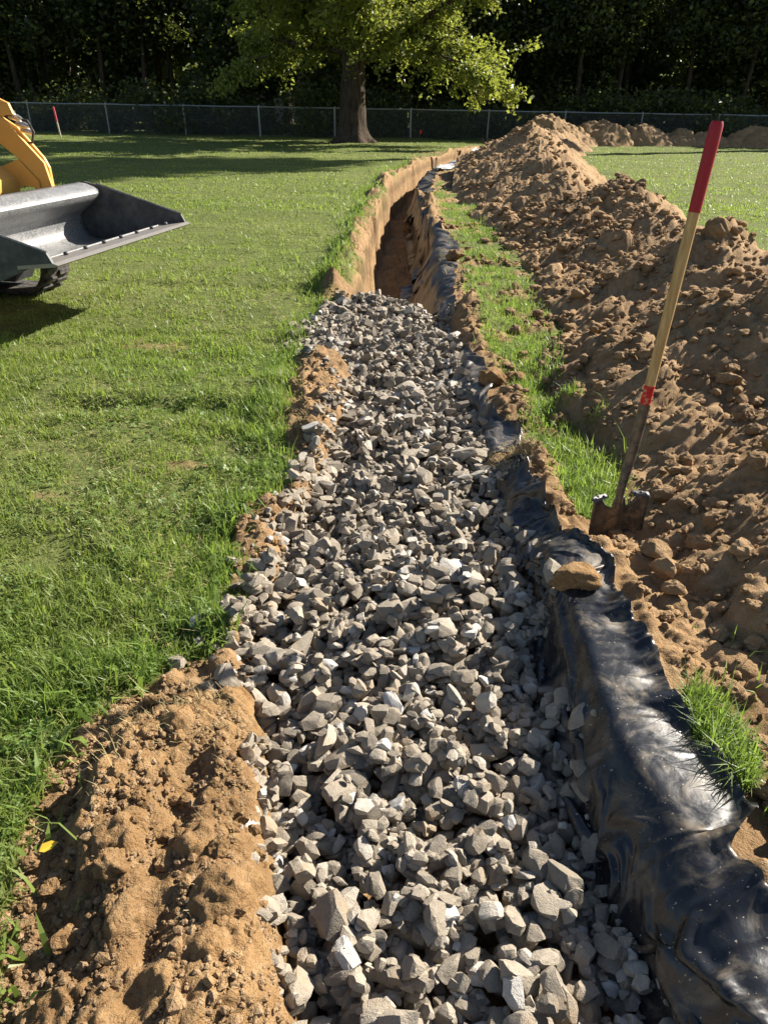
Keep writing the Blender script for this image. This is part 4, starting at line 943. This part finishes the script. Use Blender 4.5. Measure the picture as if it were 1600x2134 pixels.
fw_ = link('far_woods', leaf_mesh('far_woods', C, 1.3, r), FLEAF); tag(fw_, 'dark mass of far woods', 'woods', kind='stuff')
# pale house glimpsed through the woods
hs = empty('house', (-5.0, 66, 0)); tag(hs, 'pale blue house glimpsed through a gap in the woods', 'house')
bm = bmesh.new(); box(bm, (0, 3, 2.3), (11, 6, 4.6)); bm_obj('wall', bm, SIDING, hs)
bm = bmesh.new(); a = [(-6, -.4, 4.6), (6, -.4, 4.6), (6, 6.4, 4.6), (-6, 6.4, 4.6), (-6, 3, 6.6), (6, 3, 6.6)]; v = [bm.verts.new(q) for q in a]
for f in ((0, 1, 5, 4), (3, 4, 5, 2), (0, 4, 3), (1, 2, 5), (0, 3, 2, 1)): bm.faces.new([v[k] for k in f])
bm_obj('roof', bm, ROOF, hs)

# ------------------------------------------------------------------ grass
def blades(name, x, y, z, L, wd, lean, r, mat, seg=2, tint=None):
    n = len(x); a = r.uniform(0, 2*pi, n); d = np.stack([np.cos(a), np.sin(a), np.zeros(n)], 1); s = np.stack([-np.sin(a), np.cos(a), np.zeros(n)], 1)
    tw = r.normal(0, .5, n); s = s*np.cos(tw)[:, None]+d*np.sin(tw)[:, None]
    b = np.stack([x, y, z-.004], 1); upv = np.array([0, 0, 1.])
    hw = (s*(wd/2)[:, None])
    mid = b+upv*(L*.55*np.cos(lean*.5))[:, None]+d*(L*.55*np.sin(lean*.5))[:, None]
    tip = mid+upv*(L*.5*np.cos(lean*1.5))[:, None]+d*(L*.5*np.sin(lean*1.5))[:, None]
    ti = np.clip(r.normal(.5, .27, n), 0, 1) if tint is None else tint
    i = np.arange(n)
    if seg == 2:
        V = np.stack([b-hw, b+hw, mid+hw*.85, mid-hw*.85, tip], 1).reshape(-1, 3); i = i*5
        F = np.concatenate([np.stack([i, i+1, i+2], 1), np.stack([i, i+2, i+3], 1), np.stack([i+3, i+2, i+4], 1)]); k = 5
    else:
        V = np.stack([b-hw, b+hw, tip], 1).reshape(-1, 3); i = i*3; F = np.stack([i, i+1, i+2], 1); k = 3
    return link(name, npmesh(name, V, F, False, {'tint': np.repeat(ti, k)}), mat)
r = np.random.default_rng(101)
def scatter(n, ya, yb, dens_pow, xl, xr):
    """points with density falling off with distance"""
    u = r.random(n); y = ya*(yb/ya)**u if dens_pow == 0 else (ya**-dens_pow+u*(yb**-dens_pow-ya**-dens_pow))**(-1/dens_pow)
    x = xl(y)+(xr(y)-xl(y))*r.random(n); return x, y
# lawn left and right of the digging, thinning out with distance
halfw = lambda y: .56*(.874*y+.80)+.35
def lawn(name, n, ya, yb, pw_, L0, w0, seg, label):
    x, y = scatter(n, ya, yb, pw_, lambda y: -halfw(y), lambda y: np.minimum(halfw(y), 40))
    b = bare(x, y); pn = fbm(x, y, .35, 3, 700); pn2 = fbm(x, y, .11, 2, 705); k = (r.random(n) > b*1.05) & (r.random(n) < .72+.5*pn+.75*pn2); 
    k &= ~((x > -1.1) & (x < -.05) & (y < 1.95) & (mound_h(x, y) > .02)); k &= (trench_in(x, y) < -.02)
    k &= ~((y > 35) & (x > 5.5) & (y > 36))
    x, y, pn = x[k], y[k], (pn+.8*pn2)[k]; z = ground_h(x, y)
    sc_ = (y/2.)**.42 if seg == 1 else np.maximum(1, y/3.)**.35
    edge = np.exp(-np.abs(x-LAWNL(y))/.16)*(y < 9); strip = ((x > .6) & (x < 1.5) & (y < 14))
    L = L0*np.exp(r.normal(0, .32, len(x)))*(1+.7*pn)*(1+.45*edge+.25*strip); L = np.maximum(L, .3*L0)
    lean = np.abs(r.normal(.85, .38, len(x)))
    o = blades(name, x, y, z, L*np.where(seg == 1, .80, 1), w0*sc_*np.exp(r.normal(0, .3, len(x))), lean, r, GRASS, seg)
    return tag(o, label, 'grass', kind='stuff')
lawn('lawn_grass', 200000, .75, 5.8, .15, .042, .0046, 2, 'short mown green grass of the lawn')
lawn('lawn_grass', 240000, 3.6, 15, .45, .040, .0058, 1, 'short mown green grass of the lawn further off')
lawn('lawn_grass', 150000, 13, 38.5, .4, .040, .0085, 1, 'short mown green grass of the far lawn')
# longer grass along the strip between trench and ridge and at the lawn's edge
def tall(name, pts, label, L0, w0):
    x, y = pts; k = (spoil_h(x, y) < .06) & (trench_in(x, y) < -.05); x, y = x[k], y[k]; z = surf(x, y)
    o = blades(name, x, y, z, L0*np.exp(r.normal(0, .35, len(x))), w0*np.exp(r.normal(0, .3, len(x))), np.abs(r.normal(.7, .4, len(x))), r, TALLG, 2)
    return tag(o, label, 'grass', kind='stuff')
n = 16000; y = 2.75+11*r.random(n)**1.7; f = r.random(n); x = GRIN(y)+(GROUT(y)-GRIN(y))*f+r.normal(0, .05, n); k = fbm(x, y, .22, 3, 720) > .0; tall('tall_grass', (x[k], y[k]), 'longer bright green grass strip between the trench and the ridge', .058, .0052)
n = 1900; a = r.uniform(0, 6.28, n); q = np.sqrt(r.random(n)); tall('grass_tuft', (.905+.065*q*np.cos(a), 1.45+.18*q*np.sin(a)), 'bright green grass tuft beside the glossy black plastic', .068, .0040)
n = 5200; y = 1.75+4.5*r.random(n)**1.3; x = LAWNL(y)-.10+r.normal(0, .07, n); k = fbm(x, y, .2, 3, 730) > .02; tall('edge_grass', (x[k], y[k]), 'longer grass fringing the lawn edge beside the trench', .075, .0052)
n = 5200; y = 6.6+16*r.random(n)**1.3; x = LAWNL(y)+r.normal(.0, .10, n); k = (fbm(x, y, .5, 3, 735) > .0) & (x < TLt(y)-.02); tall('edge_grass', (x[k], y[k]), 'ragged grass overhanging the left edge of the open trench', .085, .008)
n = 420; y = r.uniform(.95, 3.2, n); x = np.where(r.random(n) < .55, r.uniform(.9, 1.35, n), LAWNL(y)+r.normal(.04, .06, n)); k = fbm(x, y, .16, 3, 740) > .12
tall('grass_sprig', (x[k], y[k]), 'thin green grass sprigs growing from the bare soil', .07, .005)
# broad-bladed weeds hanging over the low earth bank
n = 200; y = r.uniform(.8, 3.4, n); x = LAWNL(y)-.03+r.normal(0, .05, n)
o = blades('broad_grass', x, y, surf(x, y), .085*np.exp(r.normal(0, .3, n)), .011*np.exp(r.normal(0, .25, n)), np.abs(r.normal(1., .3, n)), r, TALLG, 2); tag(o, 'broad-bladed grass hanging over the edge of the lawn', 'grass', kind='stuff')
# dry clippings left by the mower
n = 14000; y = .85+7*r.random(n)**1.5; x = LAWNL(y)-.02-np.abs(r.normal(0, 1.3, n)); k = (bare(x, y) < .5) & (fbm(x, y, .4, 3, 760) > -.15) & (x > -halfw(y)); x, y = x[k], y[k]
o = blades('grass_clippings', x, y, ground_h(x, y)+r.uniform(.012, .035, len(x)), .035*np.exp(r.normal(0, .4, len(x))), .0028*np.maximum(1, y/3)**.5, np.abs(r.normal(1.5, .2, len(x))), r, STRAW, 1); tag(o, 'dry mower clippings lying in the lawn', 'clippings', kind='stuff')
# clover
n = 10000; y = .8+4.4*r.random(n)**1.9; x = LAWNL(y)-.02-np.abs(r.normal(0, .9, n)); k = (bare(x, y) < .3) & (fbm(x, y, .35, 3, 750) > -.05+.05*y); x, y = x[k], y[k]; z = ground_h(x, y)+r.uniform(.018, .045, len(x)); V, F, T = [], [], []
n = len(x); a0 = r.uniform(0, 6.28, n); sL = r.uniform(.006, .0105, n); tl = r.normal(0, .35, (n, 2)); ti = np.clip(r.normal(.5, .3, n), 0, 1); base = 0
for k in range(3):
    a = a0+k*2.094; d = np.stack([np.cos(a), np.sin(a), np.cos(a)*tl[:, 0]+np.sin(a)*tl[:, 1]], 1); s = np.stack([-np.sin(a), np.cos(a), -np.sin(a)*tl[:, 0]+np.cos(a)*tl[:, 1]], 1); c = np.stack([x, y, z], 1)
    L = sL[:, None]; q = np.stack([c, c+d*L*.7+s*L*.62+[0, 0, .0012], c+d*L*1.45+s*L*.38, c+d*L*1.3, c+d*L*1.45-s*L*.38, c+d*L*.7-s*L*.62+[0, 0, .0012]], 1).reshape(-1, 3); V.append(q); i = np.arange(n)*6+base
    F += [np.stack([i, i+1, i+2], 1), np.stack([i, i+2, i+3], 1), np.stack([i, i+3, i+4], 1), np.stack([i, i+4, i+5], 1)]; base += n*6; T.append(np.repeat(ti, 6))
o = link('clover', npmesh('clover', np.concatenate(V), np.concatenate(F), False, {'tint': np.concatenate(T)}), CLOVER); tag(o, 'clover leaves growing among the lawn grass', 'clover', kind='stuff')
# dry roots and straw
sx, sy = [], []
for cx, cy, rx, ry, n in ((-.50, 1.60, .16, .07, 420), (.66, 3.36, .09, .10, 500), (-.45, 3.72, .06, .08, 180), (.62, 8.6, .12, .5, 250), (-.75, 1.45, .08, .12, 160), (-.3, 1.3, .06, .3, 120), (-.45, 9, .12, 1.2, 300)):
    sx.append(r.normal(cx, rx, n)); sy.append(r.normal(cy, ry, n))
x = np.concatenate(sx); y = np.concatenate(sy); k = trench_in(x, y) < .0; x, y = x[k], y[k]
o = blades('dry_roots', x, y, surf(x, y)+.004, .05*np.exp(r.normal(0, .35, len(x))), .0016*np.ones(len(x))*np.maximum(1, y*.4), np.abs(r.normal(1.2, .3, len(x))), r, STRAW, 2); tag(o, 'dry straw-coloured roots sticking out of the soil', 'roots', kind='stuff')
# a fallen yellow leaf on the lawn's edge
bm = bmesh.new(); x, y = -.80, 1.13; q = [(0, 0, 0), (.012, .012, .004), (.032, .010, .002), (.045, 0, -.003), (.030, -.011, .003), (.012, -.012, .005)]; v = [bm.verts.new(a) for a in q]
for f in ((0, 1, 2, 3), (0, 3, 4, 5)): bm.faces.new([v[k] for k in f])
o = bm_obj('fallen_leaf', bm, YLEAF); o.location = (x, y, sz(x, y)+.02); o.rotation_euler = (.2, -.2, .5); md = o.modifiers.new('thick', 'SOLIDIFY'); md.thickness = .0006
tag(o, 'single yellow fallen leaf at the lawn edge beside the earth bank', 'leaf')
